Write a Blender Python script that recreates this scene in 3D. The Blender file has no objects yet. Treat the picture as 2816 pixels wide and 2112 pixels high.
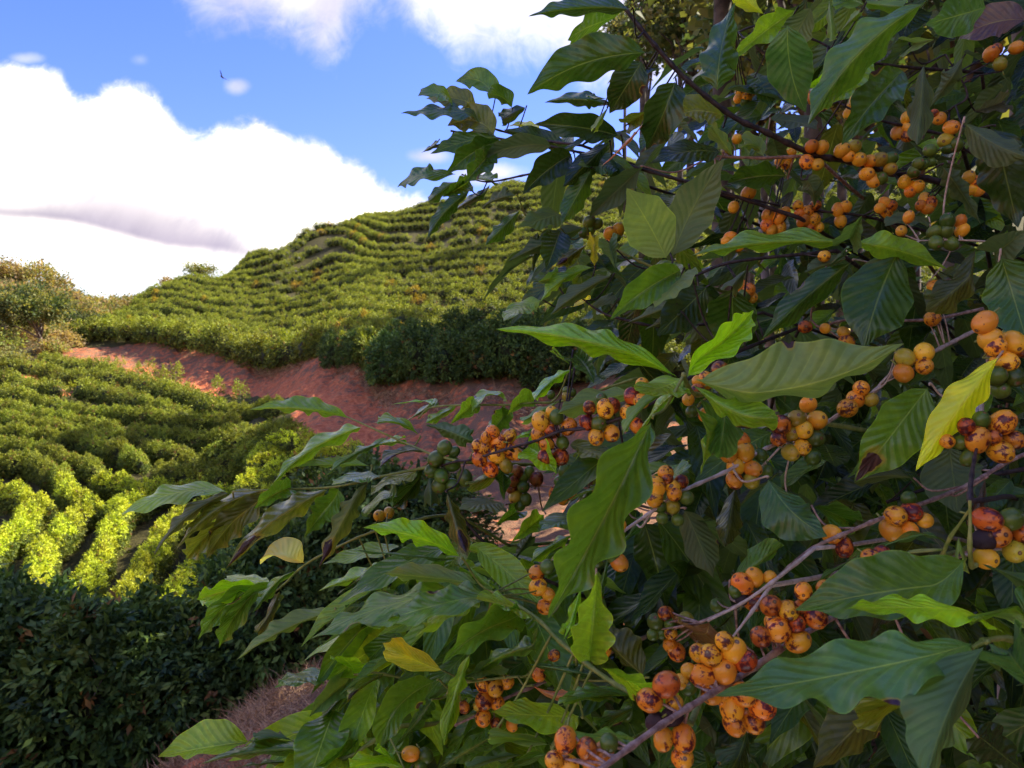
import bpy, math, random
import numpy as np
from mathutils import Vector, noise as mnoise

sc = bpy.context.scene
COL = sc.collection
FPX = 2168.0                      # focal length in photograph pixels (2816 wide)
R = math.radians

# ------------------------------------------------------------------ camera
cam_d = bpy.data.cameras.new('camera')
cam_d.sensor_fit = 'HORIZONTAL'; cam_d.sensor_width = 36.0
cam_d.lens = 36.0 * FPX / 2816.0
cam_d.clip_start = 0.02; cam_d.clip_end = 3000
cam = bpy.data.objects.new('camera', cam_d); COL.objects.link(cam)
cam.location = (0, 0, 0); cam.rotation_euler = (R(90), 0, 0)
cam_d.dof.use_dof = True; cam_d.dof.focus_distance = 0.85; cam_d.dof.aperture_fstop = 20.0
sc.camera = cam

# ------------------------------------------------------------------ sun and sky
SUN_AZ, SUN_EL = R(62), R(45)        # clockwise from the view direction: from the right, a little ahead
SUN = np.array([math.sin(SUN_AZ)*math.cos(SUN_EL), math.cos(SUN_AZ)*math.cos(SUN_EL), math.sin(SUN_EL)])
sd = bpy.data.lights.new('sun', 'SUN'); sd.energy = 5.0; sd.angle = R(0.6); sd.color = (1.0, 0.90, 0.72)
so = bpy.data.objects.new('sun', sd); COL.objects.link(so)
so.rotation_euler = Vector(SUN).to_track_quat('Z', 'Y').to_euler()
sc.view_settings.view_transform = 'Standard'; sc.view_settings.look = 'None'
sc.view_settings.exposure = 1.55; sc.view_settings.gamma = 1.0
sc.cycles.max_bounces = 8; sc.cycles.transparent_max_bounces = 8
sc.cycles.diffuse_bounces = 4; sc.cycles.glossy_bounces = 3; sc.cycles.transmission_bounces = 4
sc.cycles.sample_clamp_indirect = 6.0; sc.cycles.use_denoising = True

class NT:
    """small helper to write node trees"""
    def __init__(s, nt): s.nt = nt; nt.nodes.clear()
    def n(s, t, **k):
        nd = s.nt.nodes.new(t)
        for a, b in k.items(): setattr(nd, a, b)
        return nd
    def set(s, sock, v):
        if v is None: return
        if isinstance(v, bpy.types.NodeSocket): s.nt.links.new(v, sock)
        else:
            if sock.type == 'RGBA' and len(v) == 3: v = tuple(v) + (1,)
            sock.default_value = v
    def m(s, op, a, b=None, c=None, clamp=False):
        nd = s.n('ShaderNodeMath', operation=op, use_clamp=clamp)
        for i, v in enumerate((a, b, c)):
            s.set(nd.inputs[i], v)
        return nd.outputs[0]
    def mix(s, f, a, b, mode='MIX'):
        nd = s.n('ShaderNodeMix', data_type='RGBA', blend_type=mode)
        s.set(nd.inputs[0], f); s.set(nd.inputs[6], a); s.set(nd.inputs[7], b)
        return nd.outputs[2]
    def ss(s, v, lo, hi, a=0.0, b=1.0):
        nd = s.n('ShaderNodeMapRange', interpolation_type='SMOOTHSTEP')
        for i, x in enumerate((v, lo, hi, a, b)): s.set(nd.inputs[i], x)
        return nd.outputs[0]
    def noise(s, vec, scale, detail=4, rough=.55, dist=0.0):
        nd = s.n('ShaderNodeTexNoise')
        if vec is not None: s.set(nd.inputs['Vector'], vec)
        nd.inputs['Scale'].default_value = scale; nd.inputs['Detail'].default_value = detail
        nd.inputs['Roughness'].default_value = rough; nd.inputs['Distortion'].default_value = dist
        return nd
    def comb(s, x, y, z):
        nd = s.n('ShaderNodeCombineXYZ')
        for i, v in enumerate((x, y, z)): s.set(nd.inputs[i], v)
        return nd.outputs[0]
    def curve(s, v, pts):
        nd = s.n('ShaderNodeFloatCurve'); cu = nd.mapping.curves[0]
        cu.points[0].location = pts[0]; cu.points[1].location = pts[-1]
        for p in pts[1:-1]: cu.points.new(*p)
        for p in cu.points: p.handle_type = 'AUTO'
        nd.mapping.update(); s.set(nd.inputs['Value'], v)
        return nd.outputs[0]

w = bpy.data.worlds.new('World'); sc.world = w; w.use_nodes = True
N = NT(w.node_tree)
out = N.n('ShaderNodeOutputWorld'); bg = N.n('ShaderNodeBackground')
sky = N.n('ShaderNodeTexSky', sky_type='NISHITA'); sky.sun_disc = False
sky.sun_elevation = SUN_EL; sky.sun_rotation = SUN_AZ
sky.air_density = 1.0; sky.dust_density = 0.4; sky.ozone_density = 3.0
tc = N.n('ShaderNodeTexCoord'); sep = N.n('ShaderNodeSeparateXYZ')
N.nt.links.new(tc.outputs['Generated'], sep.inputs[0])
ay = N.m('MAXIMUM', N.m('ABSOLUTE', sep.outputs[1]), 0.12)
u = N.m('DIVIDE', sep.outputs[0], ay); v = N.m('DIVIDE', sep.outputs[2], ay)
uv = N.comb(u, v, 0.0)
PX = lambda x: (x-1408)/FPX
PYV = lambda y: (1056-y)/FPX
U0, U1 = PX(-600), PX(3400)
un = N.m('DIVIDE', N.m('SUBTRACT', u, U0), U1-U0, clamp=True)
def edge(pts):                      # a cloud outline: (azimuth, height) pairs
    ps = [((PX(x)-U0)/(U1-U0), PYV(y)+0.1) for x, y in pts]
    return N.m('SUBTRACT', N.curve(un, ps), 0.1)
nz1 = N.m('SUBTRACT', N.noise(uv, 9, 7, .6).outputs[0], .5)
nz2 = N.m('SUBTRACT', N.noise(uv, 4.2, 8, .62, .4).outputs[0], .5)
nz3 = N.m('SUBTRACT', N.noise(uv, 26, 6, .65, .8).outputs[0], .5)
nzv = N.n('ShaderNodeTexVoronoi', feature='SMOOTH_F1')
N.set(nzv.inputs['Vector'], N.noise(uv, 6, 4, .6).outputs[1]); nzv.inputs['Scale'].default_value = 3.0
# big bright cumulus: its upper outline descends towards the hill
e1 = edge([(-600,260),(-200,120),(0,172),(110,172),(160,195),(215,268),(245,272),(300,240),(350,235),(470,310),(520,358),(620,335),(730,342),(790,372),(880,385),(930,420),(1000,455),(1060,515),(1180,555),(1400,620),(3400,900)])
m1 = N.ss(N.m('SUBTRACT', N.m('ADD', e1, N.m('ADD', N.m('MULTIPLY', nz1, 0.06), N.m('MULTIPLY', nz3, 0.035))), v), -0.008, 0.022)
# upper cloud sheet, soft: lower outline
e2 = edge([(-600,-300),(300,-200),(480,-40),(540,20),(640,50),(740,90),(830,122),(900,150),(950,90),(1010,30),(1100,20),(1200,70),(1290,125),(1380,140),(1500,130),(1580,210),(1700,262),(1850,300),(2000,250),(2150,120),(2500,150),(3400,200)])
m2 = N.ss(N.m('ADD', N.m('SUBTRACT', v, e2), N.m('ADD', N.m('MULTIPLY', nz2, 0.20), N.m('MULTIPLY', nz3, .07))), -0.035, 0.06)
m2 = N.m('MULTIPLY', m2, N.ss(N.m('ABSOLUTE', v), 1.6, 0.9))
def puff(x, y, rx, ry, amp):
    a = N.m('DIVIDE', N.m('SUBTRACT', u, PX(x)), rx/FPX); b = N.m('DIVIDE', N.m('SUBTRACT', v, PYV(y)), ry/FPX)
    d = N.m('SQRT', N.m('ADD', N.m('MULTIPLY', a, a), N.m('MULTIPLY', b, b)))
    return N.m('MULTIPLY', N.ss(N.m('ADD', d, N.m('MULTIPLY', nz1, 1.6)), 1.0, 0.1), amp)
m3 = N.m('MAXIMUM', puff(648,238,46,30,.62), puff(70,160,60,22,.45))
m3 = N.m('MAXIMUM', m3, puff(1180,430,90,30,.8)); m3 = N.m('MAXIMUM', m3, puff(1340,475,140,38,.95))
m3 = N.m('MAXIMUM', m3, puff(385,165,40,25,.18))
mask = N.m('MAXIMUM', N.m('MAXIMUM', m1, m2), m3)
# grey underside band of the big cloud
e3 = edge([(-600,520),(0,600),(200,622),(400,668),(480,685),(600,697),(700,720),(900,760),(3400,1000)])
dv = N.m('SUBTRACT', v, N.m('ADD', e3, N.m('MULTIPLY', nz1, 0.012)))
thick = N.curve(un, [(0,.02),((PX(0)-U0)/(U1-U0),.024),((PX(150)-U0)/(U1-U0),.04),((PX(330)-U0)/(U1-U0),.085),((PX(480)-U0)/(U1-U0),.08),((PX(620)-U0)/(U1-U0),.045),((PX(760)-U0)/(U1-U0),.02),(1,.0)])
thick = N.m('ADD', thick, N.m('MULTIPLY', nz2, .03))
gr = N.m('MULTIPLY', N.ss(dv, -0.009, 0.011), N.ss(N.m('DIVIDE', dv, N.m('ADD', thick, 0.004)), 1.45, 0.0))
gr = N.m('MULTIPLY', gr, N.ss(u, PX(820), PX(600)))
# brightness of the clouds
shade2 = N.ss(N.noise(uv, 3.4, 6, .55, .6).outputs[0], .36, .62)
ccol = N.mix(shade2, (0.62,0.60,0.84), (1.05,1.03,1.10))
ccol = N.mix(m1, ccol, N.mix(N.ss(N.noise(uv, 5.5, 7, .6, .7).outputs[0], .50, .70, 0, .8), (1.75,1.62,1.42), (.70,.69,.76)))
ccol = N.mix(N.m('MULTIPLY', N.ss(dv, -.001, -.03), m1), ccol, (1.0,1.07,1.15))
ccol = N.mix(N.m('MULTIPLY', gr, .93), ccol, N.mix(N.ss(nz2, -.1, .1), (0.27,0.235,0.36), (.41,.36,.48)))
pale = N.ss(v, PYV(640), PYV(800))
hs = N.n('ShaderNodeHueSaturation'); hs.inputs['Saturation'].default_value = 1.22; hs.inputs['Value'].default_value = 1.0
N.set(hs.inputs['Color'], sky.outputs[0])
skyc = N.mix(1.0, hs.outputs[0], (0.92,0.715,1.16), 'MULTIPLY')
cl = N.n('ShaderNodeVectorMath', operation='SCALE'); N.set(cl.inputs[0], ccol); cl.inputs['Scale'].default_value = 4.7
col = N.mix(mask, skyc, cl.outputs[0])
N.set(bg.inputs['Color'], col); bg.inputs['Strength'].default_value = 0.10
N.nt.links.new(bg.outputs[0], out.inputs[0])

# ------------------------------------------------------------------ small helpers
def tag(o, label=None, cat=None, group=None, kind=None):
    if label: o['label'] = label
    if cat: o['category'] = cat
    if group: o['group'] = group
    if kind: o['kind'] = kind
    return o
def empty(name, loc=(0,0,0)):
    o = bpy.data.objects.new(name, None); o.empty_display_size = .1; o.location = loc; COL.objects.link(o); return o
def mesh_np(name, V, F, col=None, nec=None, uv=None, mats=(), smooth=True, midx=None):
    """V (n,3); F: list of faces or (m,4)/(m,3) array"""
    me = bpy.data.meshes.new(name)
    V = np.asarray(V, dtype=np.float32)
    if isinstance(F, np.ndarray):
        k = F.shape[1]; nf = len(F)
        me.vertices.add(len(V)); me.vertices.foreach_set('co', V.ravel())
        me.loops.add(nf*k); me.loops.foreach_set('vertex_index', F.astype(np.int32).ravel())
        me.polygons.add(nf); me.polygons.foreach_set('loop_start', np.arange(0, nf*k, k, dtype=np.int32))
        me.polygons.foreach_set('loop_total', np.full(nf, k, dtype=np.int32))
        me.update(calc_edges=True)
    else:
        me.from_pydata([tuple(map(float, p)) for p in V], [], F); me.update()
    if smooth: me.polygons.foreach_set('use_smooth', [True]*len(me.polygons))
    if midx is not None: me.polygons.foreach_set('material_index', np.asarray(midx, dtype=np.int32))
    if col is not None:
        a = me.color_attributes.new('Col', 'FLOAT_COLOR', 'POINT')
        c = np.ones((len(V), 4), np.float32); c[:, :3] = col
        if nec is not None: c[:, 3] = nec
        a.data.foreach_set('color', c.ravel())
    if uv is not None:
        l = me.uv_layers.new(name='UVMap')
        idx = np.zeros(len(me.loops), np.int32); me.loops.foreach_get('vertex_index', idx)
        l.data.foreach_set('uv', np.asarray(uv, np.float32)[idx].ravel())
    for m in mats: me.materials.append(m)
    return me
def link(name, me, parent=None, loc=None):
    o = bpy.data.objects.new(name, me); COL.objects.link(o)
    if parent is not None: o.parent = parent
    if loc is not None: o.location = loc
    return o
def P(px, py, D):                   # photograph pixel + distance along the view axis -> world point
    return np.array([(px-1408)/FPX*D, D, (1056-py)/FPX*D])
def mat(name):
    m = bpy.data.materials.new(name); m.use_nodes = True
    N = NT(m.node_tree); o = N.n('ShaderNodeOutputMaterial'); b = N.n('ShaderNodeBsdfPrincipled')
    N.nt.links.new(b.outputs[0], o.inputs[0]); return m, N, b, o

# ------------------------------------------------------------------ materials
def foliage_mat(name, rough=.45, trans=.35, veined=True, spec=.5, vary=.3):
    m, N, b, o = mat(name)
    at = N.n('ShaderNodeAttribute', attribute_name='Col'); oi = N.n('ShaderNodeObjectInfo')
    tcn = N.n('ShaderNodeTexCoord'); geo = N.n('ShaderNodeNewGeometry')
    base = at.outputs[0]
    if veined:
        uvn = N.n('ShaderNodeSeparateXYZ'); N.nt.links.new(tcn.outputs['UV'], uvn.inputs[0])
        q = N.m('ABSOLUTE', N.m('SUBTRACT', uvn.outputs[0], .5)); t = uvn.outputs[1]
        mid = N.ss(q, .020, .005)
        c = N.m('SUBTRACT', N.m('MULTIPLY', t, 11.0), N.m('MULTIPLY', N.m('POWER', N.m('MULTIPLY', q, 2.0), 0.8), 2.4))
        fr = N.m('ABSOLUTE', N.m('SUBTRACT', N.m('FRACT', c), .5))
        vein = N.m('MULTIPLY', N.ss(fr, .07, .0), N.ss(q, .49, .30))
        n1 = N.noise(tcn.outputs['Object'], 55, 3).outputs[0]; n2 = N.noise(tcn.outputs['Object'], 260, 2).outputs[0]
        base = N.mix(N.ss(n1, .45, .72, 0, .38), base, N.mix(1.0, base, (2.1,1.75,.95), 'MULTIPLY'))
        base = N.mix(N.ss(n2, .3, .7, 0, .3), base, N.mix(1.0, base, (.55,.6,.6), 'MULTIPLY'))
        base = N.mix(N.m('MULTIPLY', vein, .35), base, N.mix(1.0, base, (1.9,1.7,1.5), 'MULTIPLY'))
        base = N.mix(N.m('MULTIPLY', mid, .75), base, N.mix(.5, N.mix(1.0, base, (2.6,2.3,1.5), 'MULTIPLY'), (.36,.42,.13)))
        base = N.mix(N.ss(q, .475, .497, 0, .55), base, N.mix(1.0, base, (2.2,2.0,1.2), 'MULTIPLY'))
        under = N.mix(.55, base, (.13,.18,.085))
        base = N.mix(N.m('MULTIPLY', geo.outputs['Backfacing'], .8), base, under)
        # scorched, dried patches with crisp wandering borders
        ne = N.m('ADD', at.outputs['Alpha'], N.m('MULTIPLY', N.m('SUBTRACT', N.noise(tcn.outputs['Object'], 90, 4, .6).outputs[0], .5), .55))
        dead = N.ss(ne, .50, .54)
        halo = N.m('MULTIPLY', N.ss(ne, .34, .50), N.m('SUBTRACT', 1.0, dead))
        base = N.mix(N.m('MULTIPLY', halo, .75), base, (.42,.30,.04))
        base = N.mix(dead, base, N.mix(n1, (.028,.010,.014), (.10,.042,.04)))
        hgt = N.m('ADD', N.m('MULTIPLY', N.m('COSINE', N.m('MULTIPLY', c, 6.2832)), N.m('MULTIPLY', N.ss(q, .0, .12), -.5)), N.m('MULTIPLY', n2, .25))
        bp = N.n('ShaderNodeBump'); bp.inputs['Strength'].default_value = .5; bp.inputs['Distance'].default_value = .0022
        N.set(bp.inputs['Height'], N.m('SUBTRACT', hgt, N.m('MULTIPLY', mid, .8))); N.set(b.inputs['Normal'], bp.outputs[0])
        N.set(b.inputs['Roughness'], N.m('ADD', N.m('MULTIPLY', geo.outputs['Backfacing'], .25), N.m('ADD', rough, N.m('MULTIPLY', N.m('SUBTRACT', n1, .5), .25))))
    else:
        n1 = N.noise(tcn.outputs['Object'], 1.3, 3).outputs[0]
        base = N.mix(N.ss(n1, .45, .75, 0, vary), base, N.mix(1.0, base, (1.7,1.15,.8), 'MULTIPLY'))
        rnd = N.n('ShaderNodeHueSaturation'); N.set(rnd.inputs['Color'], base)
        N.set(rnd.inputs['Hue'], N.m('ADD', .490, N.m('MULTIPLY', oi.outputs['Random'], .02)))
        N.set(rnd.inputs['Value'], N.m('ADD', .82, N.m('MULTIPLY', oi.outputs['Random'], .36)))
        base = rnd.outputs[0]
        b.inputs['Roughness'].default_value = rough
    N.set(b.inputs['Base Color'], base); b.inputs['Specular IOR Level'].default_value = spec
    if veined:
        N.set(b.inputs['Coat Weight'], N.m('MULTIPLY', N.m('SUBTRACT', 1.0, geo.outputs['Backfacing']), .45)); b.inputs['Coat Roughness'].default_value = .2
    tr = N.n('ShaderNodeBsdfTranslucent'); N.set(tr.inputs['Color'], N.mix(1.0, base, (2.0,1.9,.7), 'MULTIPLY'))
    if veined and False: pass
    mx = N.n('ShaderNodeMixShader'); mx.inputs[0].default_value = trans
    N.nt.links.new(b.outputs[0], mx.inputs[1]); N.nt.links.new(tr.outputs[0], mx.inputs[2]); res = mx.outputs[0]
    if veined:                                   # insect bites and torn edges
        m2 = N.n('ShaderNodeMixShader'); tp = N.n('ShaderNodeBsdfTransparent'); N.set(m2.inputs[0], N.ss(ne, .80, .805))
        N.nt.links.new(res, m2.inputs[1]); N.nt.links.new(tp.outputs[0], m2.inputs[2]); res = m2.outputs[0]
    N.nt.links.new(res, o.inputs[0])
    return m
M_LEAF = foliage_mat('coffee_leaf', .29, .42, True, .5)
M_BUSH = foliage_mat('bush_foliage', .6, .20, False, .25)
M_WOOD = foliage_mat('woodland_foliage', .7, .3, False, .2)

def soil_mat():
    m, N, b, o = mat('red_soil')
    at = N.n('ShaderNodeAttribute', attribute_name='Col'); g = N.n('ShaderNodeNewGeometry'); p = g.outputs['Position']
    sx = N.n('ShaderNodeSeparateXYZ'); N.nt.links.new(at.outputs[0], sx.inputs[0])
    n1 = N.noise(p, .55, 6, .62).outputs[0]; n2 = N.noise(p, 5.0, 6, .7).outputs[0]; n3 = N.noise(p, 22.0, 4, .7).outputs[0]
    vs = N.n('ShaderNodeMapping'); N.nt.links.new(p, vs.inputs[0]); vs.inputs['Scale'].default_value = (1.6, 1.6, .35)
    n4 = N.noise(vs.outputs[0], 1.0, 6, .65, .8).outputs[0]
    red = N.mix(N.ss(n2, .35, .7), (.40,.095,.036), (.68,.23,.10))
    red = N.mix(N.ss(n4, .5, .62, 0, .6), red, (.60,.23,.10))
    straw = N.mix(N.ss(n3, .3, .7), (.10,.050,.028), (.30,.165,.09))
    straw = N.mix(N.ss(n1, .4, .6, 0, .5), straw, (.22,.12,.075))
    grass = N.mix(N.ss(n2, .3, .7), (.040,.036,.012), (.085,.075,.026))
    sm = N.ss(N.m('ADD', sx.outputs[0], N.m('MULTIPLY', N.m('SUBTRACT', n4, .5), 1.5)), .42, .58)
    c = N.mix(sm, red, straw)
    gm = N.ss(N.m('ADD', sx.outputs[1], N.m('MULTIPLY', N.m('SUBTRACT', n1, .5), .8)), .4, .6)
    c = N.mix(gm, c, grass)
    N.set(b.inputs['Base Color'], c); b.inputs['Roughness'].default_value = .95; b.inputs['Specular IOR Level'].default_value = .15
    bp = N.n('ShaderNodeBump'); bp.inputs['Strength'].default_value = .9; bp.inputs['Distance'].default_value = .12
    N.set(bp.inputs['Height'], N.m('ADD', N.m('MULTIPLY', n4, 2.0), N.m('ADD', N.m('MULTIPLY', n2, .6), N.m('MULTIPLY', n3, .25)))); N.set(b.inputs['Normal'], bp.outputs[0])
    return m
M_SOIL = soil_mat()
def plain_mat(name, c1, c2, scale, rough=.8, bump=.3, dist=.002, obj=True, spec=.3):
    m, N, b, o = mat(name); tcn = N.n('ShaderNodeTexCoord')
    n = N.noise(tcn.outputs['Object'], scale, 5, .6).outputs[0]
    N.set(b.inputs['Base Color'], N.mix(N.ss(n, .35, .65), c1, c2)); b.inputs['Roughness'].default_value = rough
    b.inputs['Specular IOR Level'].default_value = spec
    bp = N.n('ShaderNodeBump'); bp.inputs['Strength'].default_value = bump; bp.inputs['Distance'].default_value = dist
    N.set(bp.inputs['Height'], n); N.set(b.inputs['Normal'], bp.outputs[0]); return m
M_BARK = plain_mat('pale_bark', (.16,.12,.09), (.38,.31,.25), 3.0, .9, .6, .03)
M_TWIG = {'p': plain_mat('pinkish_brown_stem', (.20,.105,.075), (.46,.29,.22), 160, .6, .5, .0006),
          'd': plain_mat('dark_stem', (.018,.012,.012), (.07,.045,.04), 140, .55, .5, .0006),
          'g': plain_mat('green_stem', (.15,.19,.03), (.30,.29,.07), 120, .45, .3, .0004),
          's': plain_mat('straw_stem', (.38,.27,.20), (.58,.44,.36), 160, .6, .4, .0005)}
M_STRAW = plain_mat('dry_straw', (.17,.085,.042), (.46,.29,.165), 3.0, .9, .0)

# ------------------------------------------------------------------ the lie of the land
def lerp(x, xs, ys): return float(np.interp(x, xs, ys))
SKX = [150,270,400,480,560,700,800,900,1000,1100,1180,1400,1700,2200,2816]
SKY = [905,862,800,772,747,692,668,640,600,575,560,505,440,360,300]     # hill skyline (bush tops)
BX  = [150,270,400,470,542,633,700,760,850,960,1060,1200,1400,1700,2200,2816]
BY  = [905,897,906,912,925,942,955,962,945,925,950,950,948,950,960,970]  # tops of the lowest row
DBX = [150,270,500,700,800,900,1060,1300,1600,2816]
DB  = [66,63,57,50,46.5,42,34,31,29,28]
DRX = [150,270,450,700,1000,1500,2816]
DR  = [90,88,104,125,140,145,150]
def S(D): return D*(1+.4*min(max((D-4)/3, 0), 1))
def hill_depth(x, y):
    yb, ys = lerp(x, BX, BY), lerp(x, SKX, SKY)
    t = (yb-y)/max(yb-ys, 10.0)
    a, b = lerp(x, DBX, DB), lerp(x, DRX, DR)
    return S(a*(b/a)**t)
FY = [980,997,1038,1088,1151,1225,1318,1400,1500,1620,1700]
FD = [76,71,62,53,46,39.5,34,30,26,20.5,17]
def field_depth(y): return lerp(y, FY, FD)
HB = 1.45
ctrl = []
def cp(p): ctrl.append((p[0], p[1], p[2]))
for x in (270,400,542,700,850,1000,1180,1400,1700,2200,2816):
    for t in (0,.25,.5,.75,1.0):
        yb, ys = lerp(x, BX, BY), lerp(x, SKX, SKY)
        y = yb+(ys-yb)*t; D = hill_depth(x, y); p = P(x, y, D); p[2] -= HB; cp(p)
    p2 = p.copy()*1.35; p2[2] = p[2]-9; cp(p2)
    p2 = p.copy()*2.4; p2[2] = p[2]-30; cp(p2)
for x in (-500,-200,0,200,420,600):
    for y in (997,1038,1088,1151,1225,1318,1400,1500,1620):
        if x > 500 and y < 1100: continue
        p = P(x, y, field_depth(y)); p[2] -= HB; cp(p)
for x,y,D in [(250,992,55),(400,1022,53),(480,1048,50),(560,1076,46),(680,1108,41),(740,1125,38),(270,976,58),(450,1018,54),(600,1052,48.5),(700,1070,45),       # track
              (270,948,61),(450,970,56.5),(600,1003,50.8),                                            # foot of lowest row
              (720,1018,49),(800,1000,46.5),(860,992,43),(940,1010,39.5),(1020,1045,35.5),(1060,1085,32.5),(1200,1095,30),(1500,1108,28),(1900,1110,27),
              (760,1090,41),(850,1060,37),(950,1130,31),(830,1150,32),(1050,1180,27.5),(1200,1170,27),
              (800,1220,26),(900,1260,23),(840,1330,19.5),(1000,1330,19),(1200,1380,16.5),(1500,1450,14),(1300,1200,24),(1600,1250,21),(1600,1350,17),
              (1100,1520,11.5),(1300,1620,8.6),(1600,1600,9),(1000,1600,10),
              (240,2235,6.4),(530,2085,6.6),(700,1950,6.9),(900,1865,7.2),(1100,1775,7.8),
              (600,2190,5.3),(900,2170,4.5),(1000,2020,5.2),(-200,2300,5.6),(1400,2300,2.4),(1800,1900,4.5),(2300,1700,6),(2600,1400,12),(2400,1300,20)]:
    cp(P(x, y, S(D)))
for x,y,z in [(-5,11.8,-5.8),(-2.1,11.8,-5.3),(-8.5,12,-6.0),(0,12.6,-4.9),(-12.5,11.5,-6.2),(-17,7,-6),(-4,3,-2.7),(0,0,-1.6),(1.5,.6,-1.55),(3,2,-1.3),(6,0,-.5),(12,0,1.5),(12,8,1.0),(25,0,6),(25,15,5),
              (45,-10,9),(0,-5,-1.2),(-6,-3,-2.8),(0,-20,2),(-25,-10,-4),(-50,10,-4),(-60,40,-1),(90,20,12),(0,-120,10),(-150,0,-5),(150,-40,20),
              (-42,105,7.7),(-73,119,11),(-53,129,14),(-87,140,19),(-105,168,22),(-63,168,19),(-84,189,17),(-105,224,17),(-56,210,11),(-154,182,25),(-154,140,17),(-126,105,11),(-84,87,3.5),(-67,98,5),
              (-260,300,15),(0,420,-10),(260,350,10),(-250,0,0),(250,50,20),(0,-300,5),(500,0,5),(-500,0,5),(0,600,-5),(0,-600,0)]:
    ctrl.append((x, y, z))
ctrl = np.array(ctrl, float)
def warp(xy):
    r = np.hypot(xy[:,0], xy[:,1]); k = np.log1p(r/1.5)/np.maximum(r, 1e-6)*4.0
    return xy*k[:,None]
CW = warp(ctrl[:,:2])
def phi(d): return np.sqrt(d*d+.06)
A = phi(np.linalg.norm(CW[:,None]-CW[None], axis=2))
n_ = len(CW); Q = np.hstack([np.ones((n_,1)), CW])
K = np.block([[A-np.eye(n_)*.015, Q],[Q.T, np.zeros((3,3))]])
sol = np.linalg.solve(K, np.concatenate([ctrl[:,2], np.zeros(3)]))
def ground(xy):
    xy = np.atleast_2d(np.asarray(xy, float)); W = warp(xy); o_ = np.empty(len(W))
    for i in range(0, len(W), 4000):
        d = phi(np.linalg.norm(W[i:i+4000,None]-CW[None], axis=2))
        o_[i:i+4000] = d@sol[:n_] + sol[n_] + W[i:i+4000]@sol[n_+1:]
    return o_
def gz(x, y): return float(ground([[x, y]])[0])

def build_ground():
    ang = np.concatenate([np.linspace(R(-44), R(40), 420), np.linspace(R(43), R(313), 90)])
    rad = np.concatenate([np.geomspace(.6, 62, 320), np.geomspace(63, 240, 130), np.geomspace(250, 1500, 20)])
    Aa, Rr = np.meshgrid(ang, rad, indexing='ij')
    x = np.sin(Aa)*Rr; y = np.cos(Aa)*Rr
    z = ground(np.stack([x.ravel(), y.ravel()], 1))
    V = np.stack([x.ravel(), y.ravel(), z], 1)
    # rough the surface: erosion gullies on the cut banks, lumps elsewhere
    px = 1408+FPX*np.where(V[:,1]>.5, V[:,0]/np.maximum(V[:,1],.5), 9); py = 1056-FPX*V[:,2]/np.maximum(V[:,1],.5)
    for i in range(len(V)):
        r = math.hypot(V[i,0], V[i,1])
        if r < 85 and V[i,1] > 2:
            a = .05+.010*r
            p = V[i]
            V[i,2] += a*.55*(mnoise.fractal((p[0]*.35, p[1]*.35, 3.1), .7, 2.1, 5)) + .05*mnoise.noise((p[0]*2.2, p[1]*2.2, 0))
    for i in np.where((V[:,1] > 24) & (V[:,1] < 84) & (px > 100) & (px < 1900) & (py > 925))[0]:
        p = V[i]; g = mnoise.fractal((p[0]*.42+p[1]*.05, p[1]*.06, 1.7), .8, 2.0, 4); V[i,2] += .38*g - .25*max(0, .12-abs(g))*4
    # what covers the ground: x = straw mulch, y = green/brown undergrowth
    straw = np.full(len(V), .50); green = np.zeros(len(V)); D = V[:,1]
    pj = px+np.array([90*mnoise.noise((p[0]*.12, p[1]*.12, 9)) for p in V])
    green[(py < 905) | (D > 84)] = .75
    rows = (D > 11) & (pj < 840) & (V[:,0] < -5.5-.10*(D-11)) & (V[:,2] < -.9)
    green[rows & (px < 800)] = .8
    green[np.hypot(V[:,0], V[:,1]) > 230] = 1
    near = (D > .5) & (D < 12)
    bank = near & (px < 1400)
    straw[bank] = np.clip(.72-(D[bank]*0+1)*np.clip((py[bank]-1960)/500, -.2, .3), .3, .9)
    far = (D > 12) & (D < 84)
    straw[far] = np.interp(pj[far], [300, 700, 900, 1150, 1500], [.44, .42, .40, .56, .64]) + .12*np.clip((1060-py[far])/60, -.5, 1)
    straw[far & (D < 30)] += .1
    col = np.stack([straw, green, np.zeros(len(V))], 1)
    na, nr = len(ang), len(rad)
    i, j = np.meshgrid(np.arange(na), np.arange(nr-1), indexing='ij'); i2 = (i+1) % na
    F = np.stack([i*nr+j, i2*nr+j, i2*nr+j+1, i*nr+j+1], -1).reshape(-1, 4)[:, ::-1]
    ci = len(V); V = np.vstack([V, [[0,0,gz(0,0)]]]); col = np.vstack([col, [[.5,0,0]]])
    F = np.vstack([F, np.stack([np.full(na, ci), np.arange(na)*nr, ((np.arange(na)+1)%na)*nr, ((np.arange(na)+1)%na)*nr], -1)[:, :4]]) if False else F
    me = mesh_np('ground', V, F, col=col, mats=[M_SOIL])
    o = link('ground', me); tag(o, 'red earth hillside with cut banks and brown undergrowth', kind='structure')
    return V, na, nr
GV, GNA, GNR = build_ground()
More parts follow.
